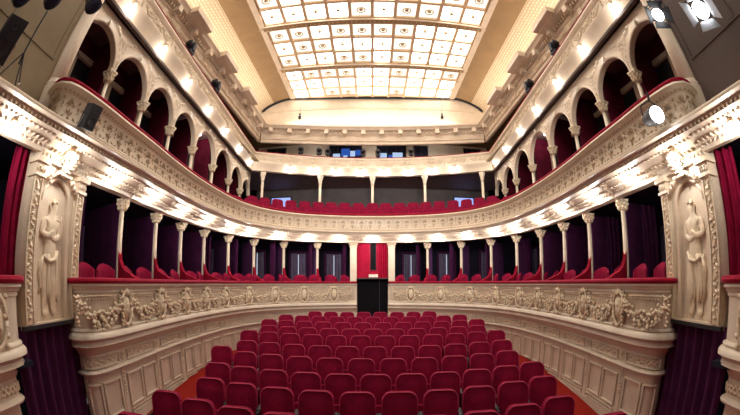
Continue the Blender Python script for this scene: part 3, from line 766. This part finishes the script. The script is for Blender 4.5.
# ------------------------------------------------------------------ third level: gallery front
def gal_prof():
    return [(.3, 4.74), (.0, 4.74), (-.03, 4.75), (-.01, 4.78), (-.03, 4.86), (-.10, 5.02), (-.14, 5.06), (-.15, 5.10), (-.09, 5.12), (-.07, 5.15), (-.07, 5.46), (-.11, 5.48), (-.15, 5.52), (-.15, 5.565), (.1, 5.565), (.1, 5.2), (.3, 5.1)]
GG = 'gallery fronts of the top tier'
for pth, side in ((PL3, 'left'), (PB3, 'rear'), (PR3, 'right')):
    root = empty('gallery_parapet', label=f'cream top gallery front with scrollwork and small lamps beneath, {side} wall', cat='balcony front', group=GG)
    sweep(MB(), gal_prof(), pth, 0, pth.len, .4).build('front_panel', M['cream'], root, True)
    sweep(MB(), [(-.035, 4.69), (-.035, 4.755), (.05, 4.755), (.05, 4.69)], pth, 0, pth.len, .4).build('painted_shadow_edge', M['brownwall'], root)  # brown strip that paints in the shadow line under the gallery front
    sweep(MB(), rail_profile(5.565, 5.605, -.16, .1), pth, 0, pth.len, .4).build('velvet_rail', M['rail'], root, True)
    fm = MB(); Z = Vector((0, 0, 1)); per = 1.6 if side != 'rear' else 1.07; nn = int(pth.len/per)
    for k in range(nn):
        s0 = (k+.5)*pth.len/nn; p, T, N = pth.frame(s0); B = (T, N, Z); c = p-N*.08
        w = per/1.6
        for q in (-1, 1):
            for rr, cx, cz in ((.11, .20, 5.31), (.08, .43, 5.28), (.05, .60, 5.34)):
                fm.tube([c+T*q*w*(cx+rr*(1-j*.05)*math.cos(j*.55))+Z*(cz+rr*(1-j*.05)*math.sin(j*.55)) for j in range(13)], .014, 4)
            fm.tube([c+T*q*w*(.05+.11*j)+Z*(5.30+.07*math.sin(j*1.3)) for j in range(7)], .016, 4)
            fm.blob(c+T*q*w*.34+Z*5.40, (.05, .02, .025), B, q*.6); fm.blob(c+T*q*w*.52+Z*5.25, (.045, .02, .02), B, -q*.5)
            fm.blob(c+T*q*.06+Z*5.27, (.04, .02, .02), B, q); 
        fm.blob(c+Z*5.34, (.05, .03, .08), B); fm.blob(c+Z*5.44, (.03, .02, .03), B)
        e = p+T*per/2-N*.08
        for j in range(4): fm.blob(e+Z*(5.20+.08*j), (.035, .025, .035), B)
    fm.build('carved_scrollwork', M['stucco'], root, 'all')
# gallery floor, rear gallery wall with control room windows
mb = MB()
for sgn in (-1, 1): mb.box((sgn*6.3, 7.6, 5.16), (3.0, 14.0, .06))
mb.box((0, 16.2, 5.16), (12, 2.6, .06)); tag(mb.build('floor_gallery', M['wall']), kind='structure')
tag(MB().box((0, 16.6, 6.3), (12, .1, 2.4)).build('wall_gallery_rear', M['cream']), kind='structure')
for sgn, side in ((-1, 'left'), (1, 'right')):
    tag(MB().box((sgn*6.4, 8, 6.2), (.1, 17, 2.3)).build(f'wall_gallery_{side}', M['tan']), kind='structure')
def ctrl(x, w, label, kinds):
    r = empty('control_window', (x, 16.5, 6.58), label=label, cat='window', group='control room windows of the rear gallery')
    MB().box((0, .02, 0), (w, .04, .72)).build('pane', M['navy'], r)
    b = MB()
    for z in (-.37, .37): b.box((0, -.02, z), (w+.08, .06, .05))
    n = max(2, round(w/.45))
    for k in range(n+1): b.box((-w/2+w*k/n, -.02, 0), (.035, .06, .74))
    b.build('frame', M['blackp'], r)
    rnd = random.Random(int(w*100))
    for k, (dx, dz, ww, hh, mt) in enumerate(kinds):
        o = MB().box((dx, -.05, dz), (ww, .02, hh)).build('screen', mt, r)
ctrl(-1.35, 1.62, 'wide control room window with bright blue monitors, left of the centre pier', [(-.45, -.2, .35, .22, M['screen2']), (.0, -.03, .42, .42, M['screen']), (.36, -.1, .24, .3, M['screen2']), (.0, -.24, .2, .1, M['screen2']), (.62, -.05, .25, .3, M['screen'])])
ctrl(.95, 1.45, 'wide control room window with pale equipment, right of the centre pier', [(-.42, -.2, .36, .24, M['screen2']), (.3, -.18, .5, .28, M['screen2']), (-.05, -.25, .2, .14, M['screen'])])
ctrl(2.45, .68, 'small dark gallery window right of the pale equipment window', [])
ctrl(5.15, .9, 'dark gallery opening at the far right corner', []); ctrl(-4.95, 1.0, 'dark maroon gallery opening at the far left corner', [])

# ------------------------------------------------------------------ upper entablature and ceiling cornice
def top_prof(extra=0, o=0):
    e = extra
    return [(.14, 6.34), (.05, 6.34), (.02, 6.37), (.06, 6.42), (.05, 6.50), (.0, 6.52), (.02, 6.55), (.04, 6.57), (.04, 6.78), (.0, 6.80), (-.02, 6.83), (.02, 6.85), (.02, 7.0), (-.2-e, 7.02), (-.22-e, 7.06), (-.27-e, 7.11), (-.30-e, 7.13), (-.30-e, 7.20), (.4, 7.20), (.4, 7.1), (.14, 7.1)]
XT = 5.02
PTL = Path([(-XT, .2), (-XT, 14.0)], False); PTR = Path([(XT, 14.0), (XT, .2)], False); PTB = Path(back_arc(5.02, 14.95, 14.0), False)
steps = [(0.2, 2.2), (3.4, 4.55), (5.75, 6.85), (8.1, 9.25), (10.5, 11.7)]
mb = MB()
for pth in (PTL, PTR, PTB): sweep(mb, top_prof(), pth, 0, pth.len, .5)
for sgn in (-1, 1):
    for y0, y1 in steps: mb.box((sgn*(XT-.41), (y0+y1)/2, 7.12), (.26, y1-y0, .19)); mb.box((sgn*(XT-.28), (y0+y1)/2, 7.03), (.16, y1-y0-.1, .06))
tag(mb.build('trim_9', M['cream'], None, True), kind='structure')
mb = MB(); Z = Vector((0, 0, 1))
for pth, st in ((PTL, 0), (PTR, 0), (PTB, 0)):
    n = int(pth.len/(.2 if pth is PTB else .14))
    for k in range(n):
        p, T, N = pth.frame((k+.5)*pth.len/n); B3 = Matrix(((T.x, N.x, 0), (T.y, N.y, 0), (0, 0, 1))).to_4x4()
        mb.box(p-N*.03+Z*6.965, (.085, .12, .06), M4=B3)
        if pth is PTB: mb.box(p+T*.1-N*.02+Z*6.895, (.085, .09, .06), M4=B3)
        else: mb.blob(p-N*.05+Z*6.90, (.042, .05, .05), (T, N, Z))
    n = int(pth.len/(.80 if pth is PTB else 1.13))
    for k in range(n):
        p, T, N = pth.frame((k+.5)*pth.len/n); B3 = Matrix(((T.x, N.x, 0), (T.y, N.y, 0), (0, 0, 1))).to_4x4()
        mb.box(p-N*.09+Z*6.91, (.19, .26, .20), M4=B3)
        for q in (-1, 1): mb.blob(p+T*q*.045-N*.13+Z*6.86, (.035, .05, .06), (T, N, Z)); mb.blob(p+T*q*.045-N*.06+Z*6.76, (.028, .04, .05), (T, N, Z))
    n = int(pth.len/.8)
    for k in range(n):                      # relief panels in the frieze
        p, T, N = pth.frame((k+.5)*pth.len/n); B3 = Matrix(((T.x, N.x, 0), (T.y, N.y, 0), (0, 0, 1))).to_4x4()
        for z in (6.60, 6.75): mb.box(p+N*.03+Z*z, (.58, .03, .015), M4=B3)
        for q in (-1, 1): mb.box(p+T*q*.29+N*.03+Z*6.675, (.015, .03, .15), M4=B3)
        for j in range(5): mb.blob(p+T*(-.2+.1*j)+N*.035+Z*(6.675+.02*math.sin(j*2)), (.045, .02, .025), (T, N, Z), j)
tag(mb.build('trim_10', M['cream'], None, True), kind='structure')

mb = MB(); mb.box((0, 15.95, 7.16), (12.6, 1.6, .06))
for sgn in (-1, 1): mb.box((sgn*5.9, 7.6, 7.16), (1.1, 14.8, .06))
tag(mb.build('ceiling_gallery', M['wall']), kind='structure')
# vault: cove on both sides, flat border coloured tan as painted shade, skylight between
sec = [(5.34, 7.15), (5.34, 7.45), (5.30, 7.75), (5.22, 8.0), (5.08, 8.2), (4.90, 8.36), (4.65, 8.52), (4.38, 8.66), (4.15, 8.75), (3.82, 8.82)]
Y0, Y1 = 0.2, 15.2
def vault(sgn):
    me = MB(); vs = []; fs = []; uv = []; acc = 0; ys = [Y0, Y1]
    L = [0]
    for a, b in zip(sec, sec[1:]): L.append(L[-1]+math.dist(a, b))
    for (x, z), l in zip(sec, L):
        for y in ys: vs.append((sgn*x, y, z)); uv.append((y, l))
    for i in range(len(sec)-1): fs.append((2*i, 2*i+1, 2*i+3, 2*i+2))
    m = bpy.data.meshes.new('v'); m.from_pydata(vs, [], fs); m.materials.append(M['cove']); m.materials.append(M['tan'])
    ul = m.uv_layers.new(name='UVMap')
    for p in m.polygons:
        p.use_smooth = True; p.material_index = 1 if p.index >= 6 else 0
        for li in p.loop_indices: ul.data[li].uv = uv[m.loops[li].vertex_index]
    o = bpy.data.objects.new('ceiling_vault_left' if sgn < 0 else 'ceiling_vault_right', m); COL.objects.link(o); tag(o, kind='structure')
vault(-1); vault(1)
# rear tympanum under the vault with its black shadow-gap edge
PTY = Path(back_arc(5.4, 14.72, 14.05, 30), False)
mb = MB(); n = 60; vs = []; fs = []
def vz(x):
    x = abs(x)
    if x <= 3.82: return 8.82
    for (a, za), (b, zb) in zip(sec, sec[1:]):
        if b <= x <= a: return zb+(za-zb)*(x-b)/max(1e-6, a-b)
    return 7.2
xs = [-5.33+10.66*i/n for i in range(n+1)]
yt = lambda x: 14.78-.62*(x/5.4)**2
for x in xs: vs += [(x, yt(x), 7.1), (x, yt(x), vz(x)+.02)]
for i in range(n): fs.append((2*i, 2*i+2, 2*i+3, 2*i+1))
o = len(vs)
mb.add(vs, fs); mb.add([(x, y+.3, z) for x, y, z in vs], [f[::-1] for f in fs])
for z0_, d_ in ((7.95, .05), (8.02, .03)):
    mb.tube([(x, yt(x)-.01, z0_+(.2-.2*(abs(x)/4.9)**2)) for x in xs if abs(x) < 4.9], d_*.5, 6)
tag(mb.build('wall_tympanum', M['cream'], None, True), kind='structure')
pts = [(x, yt(x)-.07, vz(x)-.045) for x in xs if abs(x) < 5.28]
tag(MB().tube(pts, [.045+.022*max(0, (abs(p[0])-3.6))/1.6 for p in pts], 6).build('trim_11', M['black'], None, True), kind='structure')

# skylight
root = empty('skylight', (0, 0, 0), label='large coffered glass skylight with square panes and brown ribs across the ceiling', cat='skylight')
RY = [.5, 3.3, 6.10, 8.98, 11.86, 14.62]; rnd = random.Random(12)
g = MB(); mt = MB(); NX = 10; W2 = 3.68; cw = 2*W2/NX; ring_pos = []
for a, b in zip(RY, RY[1:]):
    rows = 3; h = (b-a-.26)/rows
    for j in range(rows):
        for i in range(NX):
            x0 = -W2+i*cw; y0 = a+.13+j*h; w_ = .045
            warm = 1 if rnd.random() < .38 else 0
            vs = [(x0+w_, y0+w_, 8.88), (x0+cw-w_, y0+w_, 8.88), (x0+cw-w_, y0+h-w_, 8.88), (x0+w_, y0+h-w_, 8.88)]
            g.add(vs, [(0, 1, 2, 3)], warm)
            if a > 6: ring_pos.append((x0+cw/2, y0+h/2))
        mt.box((0, a+.13+j*h, 8.84), (2*W2, .11, .10))
    mt.box((0, b-.13, 8.84), (2*W2, .11, .10))
for i in range(NX+1): mt.box((-W2+i*cw, 7.6, 8.845), (.11, 14.1, .095))
g.build('glass_panes', [M['paneW'], M['paneY']], root)
mt.build('glazing_bars', M['bars'], root)
fr = MB()
for sx in (-1, 1):
    fr = MB(); fr.box((sx*3.73, 7.6, 8.80), (.10, 14.2, .12)); fr.box((sx*3.81, 7.6, 8.79), (.06, 14.2, .10)); fr.box((sx*3.86, 7.6, 8.77), (.05, 14.2, .06))
    fr.build('border_frame', M['cream'], root)
for y in RY[1:-1]:
    b = MB(); b.box((0, y, 8.78), (7.5, .20, .14), mi=0)
    for e in (-.12, .12): b.box((0, y+e, 8.77), (7.5, .03, .13), mi=1)
    for k in range(48): b.blob((-3.62+k*.154, y, 8.705), (.022, .022, .014), mi=1)
    for sx in (-1, 1):
        for k in range(6): b.blob((sx*3.80+.07*math.cos(k), y+.07*math.sin(k), 8.74), (.05, .05, .03), mi=1)
    b.build('cross_rib', [M['tan'], M['cream']], root)
rm = MB(); n = 14
rm.tube([(.13*math.cos(2*PI*k/n), .13*math.sin(2*PI*k/n), 0) for k in range(n+1)], .02, 5)
rm.lathe([(.06, .0), (.07, .03), (.05, .06)], n=10)
rme = rm.mesh('ring_lamp', M['gilt'], True)
for x, y in ring_pos:
    o = bpy.data.objects.new('ring_fitting', rme); COL.objects.link(o); o.parent = root; o.location = (x, y-.02, 8.76)

# ------------------------------------------------------------------ lamps
LW = (1, .97, .94)
def point(name, loc, e, r=.05, col=LW, parent=None):
    l = bpy.data.lights.new(name, 'POINT'); l.energy = e; l.shadow_soft_size = r; l.color = col
    o = bpy.data.objects.new(name, l); COL.objects.link(o); o.location = loc
    if parent: o.parent = parent
    return o
def lamp(name, q, N, label, group, e, r=.04, drop=.03):
    o = empty(name, q, math.atan2(N.y, N.x)-PI/2, label=label, cat='lamp', group=group)
    MB().lathe([(.02, -.01), (r*.8, -r*.5), (r, -r*1.1), (r*.75, -r*1.8), (0.005, -r*2.1)], n=14).build('bulb', M['bulb'], o, 'all')
    MB().lathe([(r*1.1, .03), (r*1.2, .0), (r*.8, -.012)], n=14).build('socket', M['gilt'], o, True)
    point(name+'_light', (0, -drop, -r*2.6-.03), e, .05, LW, o)
    return o
GLa = 'lamps under the first balcony'
mids = []
prev = (-4.0, 3.6)
for c in allc: mids.append(((prev[0]+c[0])/2, (prev[1]+c[1])/2)); prev = c
for sgn, side in ((-1, 'left'), (1, 'right')):
    for i, (x, y) in enumerate(mids):
        X = x if sgn < 0 else -x
        s = near_s(PE, X*.86, y-(.3 if y < 10.5 else .65)); p, T, N = PE.frame(s)
        lamp('soffit_lamp', p+N*.22+Vector((0, 0, 1.615)), N, f'bright little lamp under the first balcony over the {ORD[i+1]} box from the {side} pier', GLa, 16.0)
    for i, (x, y) in enumerate(((-3.50, 2.72), (-3.43, 1.55))):
        X = x if sgn < 0 else -x; s = near_s(PE, X, y); p, T, N = PE.frame(s)
        lamp('soffit_lamp', p+N*.10+Vector((0, 0, 1.60)), N, (f'glaring lamp above the crown of the {side} relief pier' if i == 0 else f'glaring lamp above the {side} stage box'), GLa, 16.0)
p, T, N = PE.frame(PE.len/2); lamp('soffit_lamp', p+N*.22+Vector((0, 0, 1.615)), N, 'bright little lamp above the central doorway', GLa, 16.0)
GLb = 'round lamps along the gallery fronts'
for sgn, side in ((-1, 'left'), (1, 'right')):
    for i, y in enumerate((1.7, 3.29, 4.89, 6.46, 8.06, 9.63, 11.3, 12.8)):
        pth = PL3 if sgn < 0 else PR3; s = near_s(pth, sgn*L3x(y), y); p, T, N = pth.frame(s)
        lamp('gallery_lamp', p-N*.12+Vector((0, 0, 4.99)), N, f'round lamp under the {side} gallery front, {ORD[i+1]} from the stage', GLb, 6.5, .065, .06)
for i, x in enumerate((-3.9, -2.75, -1.62, -.53, .53, 1.62, 2.75, 3.9)):
    s = near_s(PB3, x, 14.9); p, T, N = PB3.frame(s)
    lamp('gallery_lamp', p-N*.15+Vector((0, 0, 4.99)), N, f'round lamp under the rear gallery front, {ORD[i+1]} from its left end', GLb, 9, .055, .06)
for sgn, side in ((-1, 'left'), (1, 'right')):
    lamp('loge_lamp', Vector((sgn*5.35, 8.95, 4.70)), Vector((sgn, 0, 0)), f'lamp on the ceiling inside the crimson fifth arch of the {side} balcony', 'lamps inside the fifth arches', 9, .07)

# ------------------------------------------------------------------ stalls seating
def make_seat():
    r = empty('theatre_seat', cat='seat')
    # backrest: rounded top pad, facing -y
    def pad(w, h, z0, y0, t, lean, rc, bulge=.03, name='backrest', mat='velvet', nx=12):
        # outline as superellipse-like rounded rectangle
        out = []
        for k in range(9): a = PI*k/16; out.append((w/2-rc+rc*math.cos(a), h-rc+rc*math.sin(a)))
        for k in range(9): a = PI/2+PI*k/16; out.append((-w/2+rc+rc*math.cos(a), h-rc+rc*math.sin(a)))
        r2 = rc*.45
        for k in range(5): a = PI+PI*k/8; out.append((-w/2+r2+r2*math.cos(a), r2+r2*math.sin(a)))
        for k in range(5): a = 1.5*PI+PI*k/8; out.append((w/2-r2+r2*math.cos(a), r2+r2*math.sin(a)))
        n = len(out); vs = []; fs = []
        layers = [(.0, t*.5, 1), (.0, t*.5, 1), (.03, t*.5, 1), (.0, .45*t, .0)]
        rings = [(.92, t*.5), (.98, t*.42), (1.0, t*.2), (1.0, -t*.2), (.975, -t*.42), (.93, -t*.48), (.88, -t*.44), (.6, -t*.5-bulge*.8), (.3, -t*.5-bulge)]
        cz = h/2
        for sc, y in rings:
            for x, z in out: 
                zz = cz+(z-cz)*(sc if sc < .9 else 1-(1-sc)*w/h); vs.append((x*sc, y0+y+lean*zz, z0+zz))
        for i in range(len(rings)-1):
            for k in range(n): fs.append((i*n+k, i*n+(k+1) % n, (i+1)*n+(k+1) % n, (i+1)*n+k))
        fs += [list(range(n)), [(len(rings)-1)*n+k for k in range(n)][::-1]]
        MB().add(vs, fs)
        b = MB(); b.add(vs, fs); o = b.build(name, M[mat], r, 'all')
        if name == 'backrest':
            i0 = 4*n; pts = [(vs[i0+k][0]*1.0, vs[i0+k][1]-.004, vs[i0+k][2]) for k in range(0, 18)]
            MB().tube([(w/2-.01, y0-t*.42+lean*.05, z0+.08)]+pts+[(-w/2+.01, y0-t*.42+lean*.05, z0+.08)], .0085, 5).build('piping', M['piping'], o, 'all')
        return o
    pad(.468, .62, .33, .0, .085, .17, .12)
    # tip-up cushion, raised against the back
    b = pad(.43, .34, .17, -.105, .08, .09, .08, .015, 'cushion')
    for sx in (-1, 1):
        a = MB(); a.tube([(sx*.262, -.26, .56), (sx*.262, -.15, .585), (sx*.262, .0, .58), (sx*.262, .07, .56)], [.018, .024, .024, .018], 8); a.build('armrest', M['shell'], r, 'all')
    for sx in (-1, 1):
        a = MB(); a.box((sx*.258, -.0, .33), (.03, .26, .60)); a.box((sx*.258, -.03, .015), (.05, .32, .03)); a.build('leg', M['black'], r)
    return r
seat = make_seat()
rows = [('back', 8, -1.88, .534, 11.16), ('second-from-back', 11, -2.66, .535, 10.24), ('third-from-back', 12, -2.96, .541, 9.33), ('fourth-from-back', 11, -2.69, .541, 8.47), ('fifth-from-back', 12, -2.99, .545, 7.71),
        ('sixth-from-back', 11, -2.67, .544, 6.74), ('fifth-from-stage', 11, -2.93, .548, 5.90), ('fourth-from-stage', 11, -2.60, .530, 5.06), ('third-from-stage', 10, -2.38, .547, 4.34), ('second-from-stage', 10, -2.75, .57, 3.56), ('front', 11, -2.77, .554, 2.72)]
used = False
for nm, n, x0, dx, y0 in rows:
    for k in range(n):
        x = x0+k*dx; y = y0+.038*x*x; ztop = -1.38+.071*(y-4.14)
        loc = (x, y-.09, ztop-.985); rz = .0
        if nm == 'fifth-from-stage' and k == 0: x = -3.06; y = 6.42; loc = (x, y, -1.38+.071*(y-4.14)-1.0)
        lab = f'crimson velvet stalls seat, {ORD[k+1]} from the left in the {nm} row'
        if not used: seat.location = loc; seat['label'] = lab; seat['group'] = 'crimson stalls seats'; used = True
        else: copy_tree(seat, loc, -.05*x, lab, 'crimson stalls seats')
# balcony seats at the rear
bs = empty('theatre_seat', cat='seat', group='crimson balcony seats')
for ch in list(seat.children):
    if ch.name.startswith(('backrest', 'cushion', 'armrest')):
        c = ch.copy(); COL.objects.link(c); c.parent = bs
used = False
for rrow, (off, zt, nn) in enumerate(((.55, 2.74, 18), (1.3, 3.04, 20), (2.05, 3.38, 20))):
    sa_ = P2.find(lambda x, y: abs(x+3.72-.0*off)+(0 if y > 8.5 else 9)); sb_ = P2.len-sa_
    a0 = sa_; 
    cands = []
    d = sa_
    # equal arc spacing on the offset curve
    pts = [(P2.pt(sa_+(sb_-sa_)*k/400, off, 0)) for k in range(401)]
    pts = [p for p in pts if abs(p.x) < 4.75 and p.y > 10.6]
    acc = [0]
    for p, q in zip(pts, pts[1:]): acc.append(acc[-1]+(q-p).length)
    n = int(acc[-1]/.56); tot = 0
    for k in range(n):
        t = (k+.5)*acc[-1]/n; j = max(i for i in range(len(acc)) if acc[i] <= t); p = pts[j]; T = (pts[min(j+1, len(pts)-1)]-pts[max(j-1, 0)]).normalized()
        lab = f'crimson balcony seat, {ORD[k+1]} from the left in the {("front", "middle", "rear")[rrow]} balcony row'
        loc = (p.x, p.y, zt-.95); rz = math.atan2(T.y, T.x)
        if not used: bs.location = loc; bs.rotation_euler.z = rz; bs['label'] = lab; used = True
        else: copy_tree(bs, loc, rz, lab)
mb = MB()
for off, zt in ((.30, 2.0), (.95, 2.2), (1.7, 2.45)):
    sweep(mb, [(off, 1.8), (off, zt), (off+1.2, zt), (off+1.2, 1.8)], P2, P2.find(lambda x, y: abs(x+3.3)+(0 if y > 9 else 9)), P2.find(lambda x, y: abs(x-3.3)+(0 if y > 9 else 9)), .3)
tag(mb.build('floor_balcony_steps', M['maroon']), kind='structure')

# ------------------------------------------------------------------ theatre lights and loudspeakers
def spotlight(loc, look, lit, label, size=1., doors=True, dark=False, group='stage lanterns'):
    r = empty('stage_lantern', loc, label=label, cat='spotlight', group=group)
    d = (Vector(look)-Vector(loc)).normalized(); q = d.to_track_quat('-Y', 'Z'); r.rotation_mode = 'QUATERNION'; r.rotation_quaternion = q; r.scale = (size,)*3
    R = Matrix.Rotation(PI/2, 3, 'X')
    MB().lathe([(.06, -.24), (.10, -.22), (.115, -.1), (.115, .02), (.135, .03), (.135, .12), (.12, .12)], n=20, R=R).build('housing', M['black'], r, True)
    MB().lathe([(.118, .125), (.118, .130), (.06, .14), (0.003, .142)], n=20, R=R).build('lens', M['spot'] if lit else M['navy'], r, 'all')
    b = MB(); b.tube([(-.16, .05, .0), (-.17, .05, .14), (0, .05, .24), (.17, .05, .14), (.16, .05, 0)], .012, 6); b.tube([(0, .05, .22), (0, .05, .36)], .02, 8); b.build('yoke', M['black'], r, True)
    if doors:
        fl = M['spotrim'] if lit == 2 else M['black']
        for k in range(4):
            a = k*PI/2; Mx = Matrix.Rotation(a, 4, 'Y')
            bb = MB(); vs = [(-.12, -.13, .13), (.12, -.13, .13), (.16, -.24, .24), (-.16, -.24, .24)]
            vs = [Mx @ Vector(v) for v in vs]; vs2 = [v+(Mx @ Vector((0, .006, .008))) for v in vs]
            bb.add(vs+vs2, [(0, 1, 2, 3), (7, 6, 5, 4), (0, 4, 5, 1), (1, 5, 6, 2), (2, 6, 7, 3), (3, 7, 4, 0)]); bb.build('barn_door', M['steel'] if lit == 2 else M['black'], r)
    return r
CAM = (0, 0, 0)
spotlight((3.33, 2.62, 1.98), (2.0, -.6, 1.2), 1, 'round lit lantern clamped to the right balcony front beside the pier', .92, False)
spotlight((3.62, 2.0, 3.42), (1.2, -.8, .6), 1, 'glaring lantern high at the stage end of the right balcony', .8)
spotlight((3.48, 1.17, 2.90), (.4, 0, .4), 2, 'largest glaring lantern with open barn doors on the right proscenium wall', .95)
spotlight((-3.60, 1.94, 3.60), (0, 2.5, -1.5), 0, 'dark unlit lantern above the thick column of the left balcony', .95, False)
spotlight((-3.42, 1.14, 3.05), (0, 3, -1.5), 0, 'dark unlit lantern on the left proscenium wall, beside the pole', .9, False)
spotlight((-3.25, .62, 2.7), (0, 3, -1), 0, 'bluish dark lantern at the extreme upper left corner', 1.0, False)
def speaker(loc, look, label, s=1):
    r = empty('loudspeaker', loc, label=label, cat='loudspeaker', group='black loudspeakers')
    d = (Vector(look)-Vector(loc)).normalized(); r.rotation_mode = 'QUATERNION'; r.rotation_quaternion = d.to_track_quat('-Y', 'Z'); r.scale = (s,)*3
    b = MB(); b.prism([(-.12, -.2), (.12, -.2), (.12, .2), (-.12, .2)], .24); b.build('cabinet', M['blackp'], r)
    b = MB(); b.box((0, -.125, 0), (.215, .012, .37)); b.lathe([(.08, 0), (.075, .012), (.03, .004)], (0, -.132, -.07), 16, Matrix.Rotation(PI/2, 3, 'X')); b.lathe([(.035, 0), (.03, .01), (.01, .004)], (0, -.132, .11), 12, Matrix.Rotation(PI/2, 3, 'X')); b.build('grille', M['black'], r)
    b = MB(); b.tube([(-.14, .0, .0), (-.14, .06, -.26), (.14, .06, -.26), (.14, .0, 0)], .01, 6); b.build('bracket', M['steel'], r); return r
speaker((-3.36, 2.62, 1.98), (.5, 2.2, .4), 'black wedge loudspeaker hung on the left balcony front above the relief pier', .78)
speaker((-3.45, .86, 2.3), (0, .4, 0), 'large black loudspeaker on the left proscenium wall at the frame edge', 1.2)
# microphone/lighting pole at left, on the entablature
r = empty('lamp_stand', (-3.40, 1.2, 1.86), label='thin black tripod pole standing on the ledge of the left proscenium wall', cat='stand')
MB().tube([(0, 0, .25), (0, 0, .98)], .014, 8).build('pole', M['black'], r)
for k in range(3):
    a = k*2*PI/3+.4; MB().tube([(0, 0, .4), (.12*math.cos(a), .22*math.sin(a), .0)], .01, 6).build('leg', M['black'], r)
# moving heads on the gallery rails
def mover(loc, label, s=1.):
    r = empty('moving_light', loc, label=label, cat='spotlight', group='dark lanterns on the top gallery'); r.scale = (s,)*3
    MB().box((0, 0, .04), (.2, .2, .08)).build('base', M['blackp'], r)
    if abs(loc[0]) < 4: MB().tube([(0, 0, .02), (0, 0, -.64)], .018, 6).build('stand', M['blackp'], r)
    b = MB(); b.box((-.12, 0, .18), (.03, .1, .24)); b.box((.12, 0, .18), (.03, .1, .24)); b.box((0, 0, .075), (.24, .1, .03)); b.build('yoke', M['blackp'], r)
    MB().lathe([(.05, -.12), (.09, -.08), (.10, .05), (.085, .14)], (0, 0, .24), 16, Matrix.Rotation(PI/2-.5, 3, 'X')).build('head', M['black'], r, True)
for x, y, lab in ((-4.62, 6.05, 'dark lantern on the left gallery rail, nearer the stage'), (-4.75, 8.15, 'dark lantern on the left gallery rail, farther from the stage'), (4.62, 6.05, 'dark lantern on the right gallery rail, nearer the stage'), (4.75, 8.15, 'dark lantern on the right gallery rail, farther from the stage')):
    mover((x*.975, y, 5.61), lab, 1.15)
for x, lab in ((-3.2, 'leftmost dark lantern standing at the rear gallery rail'), (-2.4, 'dark lantern second from left at the rear gallery rail'), (-2.02, 'dark lantern at the left edge of the blue control window'), (-.42, 'dark lantern at the right edge of the blue control window'), (.25, 'dark lantern at the left edge of the pale equipment window'), (1.75, 'dark lantern at the right edge of the pale equipment window')):
    y = 14.9-1.55*(x/5.05)**2; mover((x, y+.14, 5.78), lab, .9)
for x, lab in ((-3.3, 'left'), (3.15, 'right')):
    r = empty('hanging_microphone', (x, 14.15, 7.55), label=f'small black microphone hanging before the {lab} half of the rear tympanum', cat='microphone', group='hanging microphones')
    MB().lathe([(.03, -.12), (.065, -.1), (.075, 0), (.06, .06), (.02, .08)], n=14).build('head', M['black'], r, True)
    MB().lathe([(.02, .1), (.045, .13), (.045, .17), (.02, .2)], n=12).build('upper_capsule', M['black'], r, True)
    MB().tube([(0, 0, .06), (0, 0, 1.14)], .006, 5).build('cable', M['black'], r)

# ------------------------------------------------------------------ added fill light behind the camera, camera, world
def area(name, loc, look, e, sx, sy, col, spread=PI):
    l = bpy.data.lights.new(name, 'AREA'); l.energy = e; l.shape = 'RECTANGLE'; l.size = sx; l.size_y = sy; l.color = col
    o = bpy.data.objects.new(name, l); COL.objects.link(o); o.location = loc
    o.rotation_euler = (Vector(look)-Vector(loc)).to_track_quat('-Z', 'Y').to_euler(); l.spread = spread; return o
area('stage_fill', (0, -4.5, 3.6), (0, 14, 4.4), 160, 5, 2.5, (1, .93, .87), math.radians(52))  # unseen soft light added to brighten the rear of the house
for sx in (-1, 1):
    o = area('cove_light', (sx*4.98, 7.2, 7.26), (sx*5.1, 7.2, 9), 115, .12, 12.5, (1, .94, .85))
    o.rotation_euler = (PI, sx*math.radians(4), 0)
o = area('cove_light_rear', (0, 14.45, 7.26), (0, 14.6, 9), 70, 9.0, .1, (1, .96, .88)); o.rotation_euler = (PI-math.radians(8), 0, 0)
for x in (-3, 0, 3): point('gallery_room_light', (x, 15.4, 7.1), 14, .08)

cd = bpy.data.cameras.new('camera'); cam = bpy.data.objects.new('camera', cd); COL.objects.link(cam); SC.camera = cam
cam.location = (0, 0, 0); cam.rotation_euler = (PI/2, 0, 0)
cd.type = 'PANO'; cd.panorama_type = 'FISHEYE_EQUISOLID'; cd.sensor_fit = 'HORIZONTAL'; cd.sensor_width = 36; cd.sensor_height = 36*415/740
cd.fisheye_lens = 348.7/740*36; cd.fisheye_fov = math.radians(300); cd.clip_start = .02; cd.clip_end = 100
cd.shift_x = -2.5/740; cd.shift_y = 76.1/415
w = bpy.data.worlds.new('world'); SC.world = w; w.use_nodes = True
w.node_tree.nodes['Background'].inputs[0].default_value = (1, .88, .78, 1); w.node_tree.nodes['Background'].inputs[1].default_value = .09
SC.view_settings.view_transform = 'Standard'; SC.view_settings.look = 'None'; SC.view_settings.gamma = 1; SC.view_settings.use_curve_mapping = False
SC.view_settings.exposure = .18
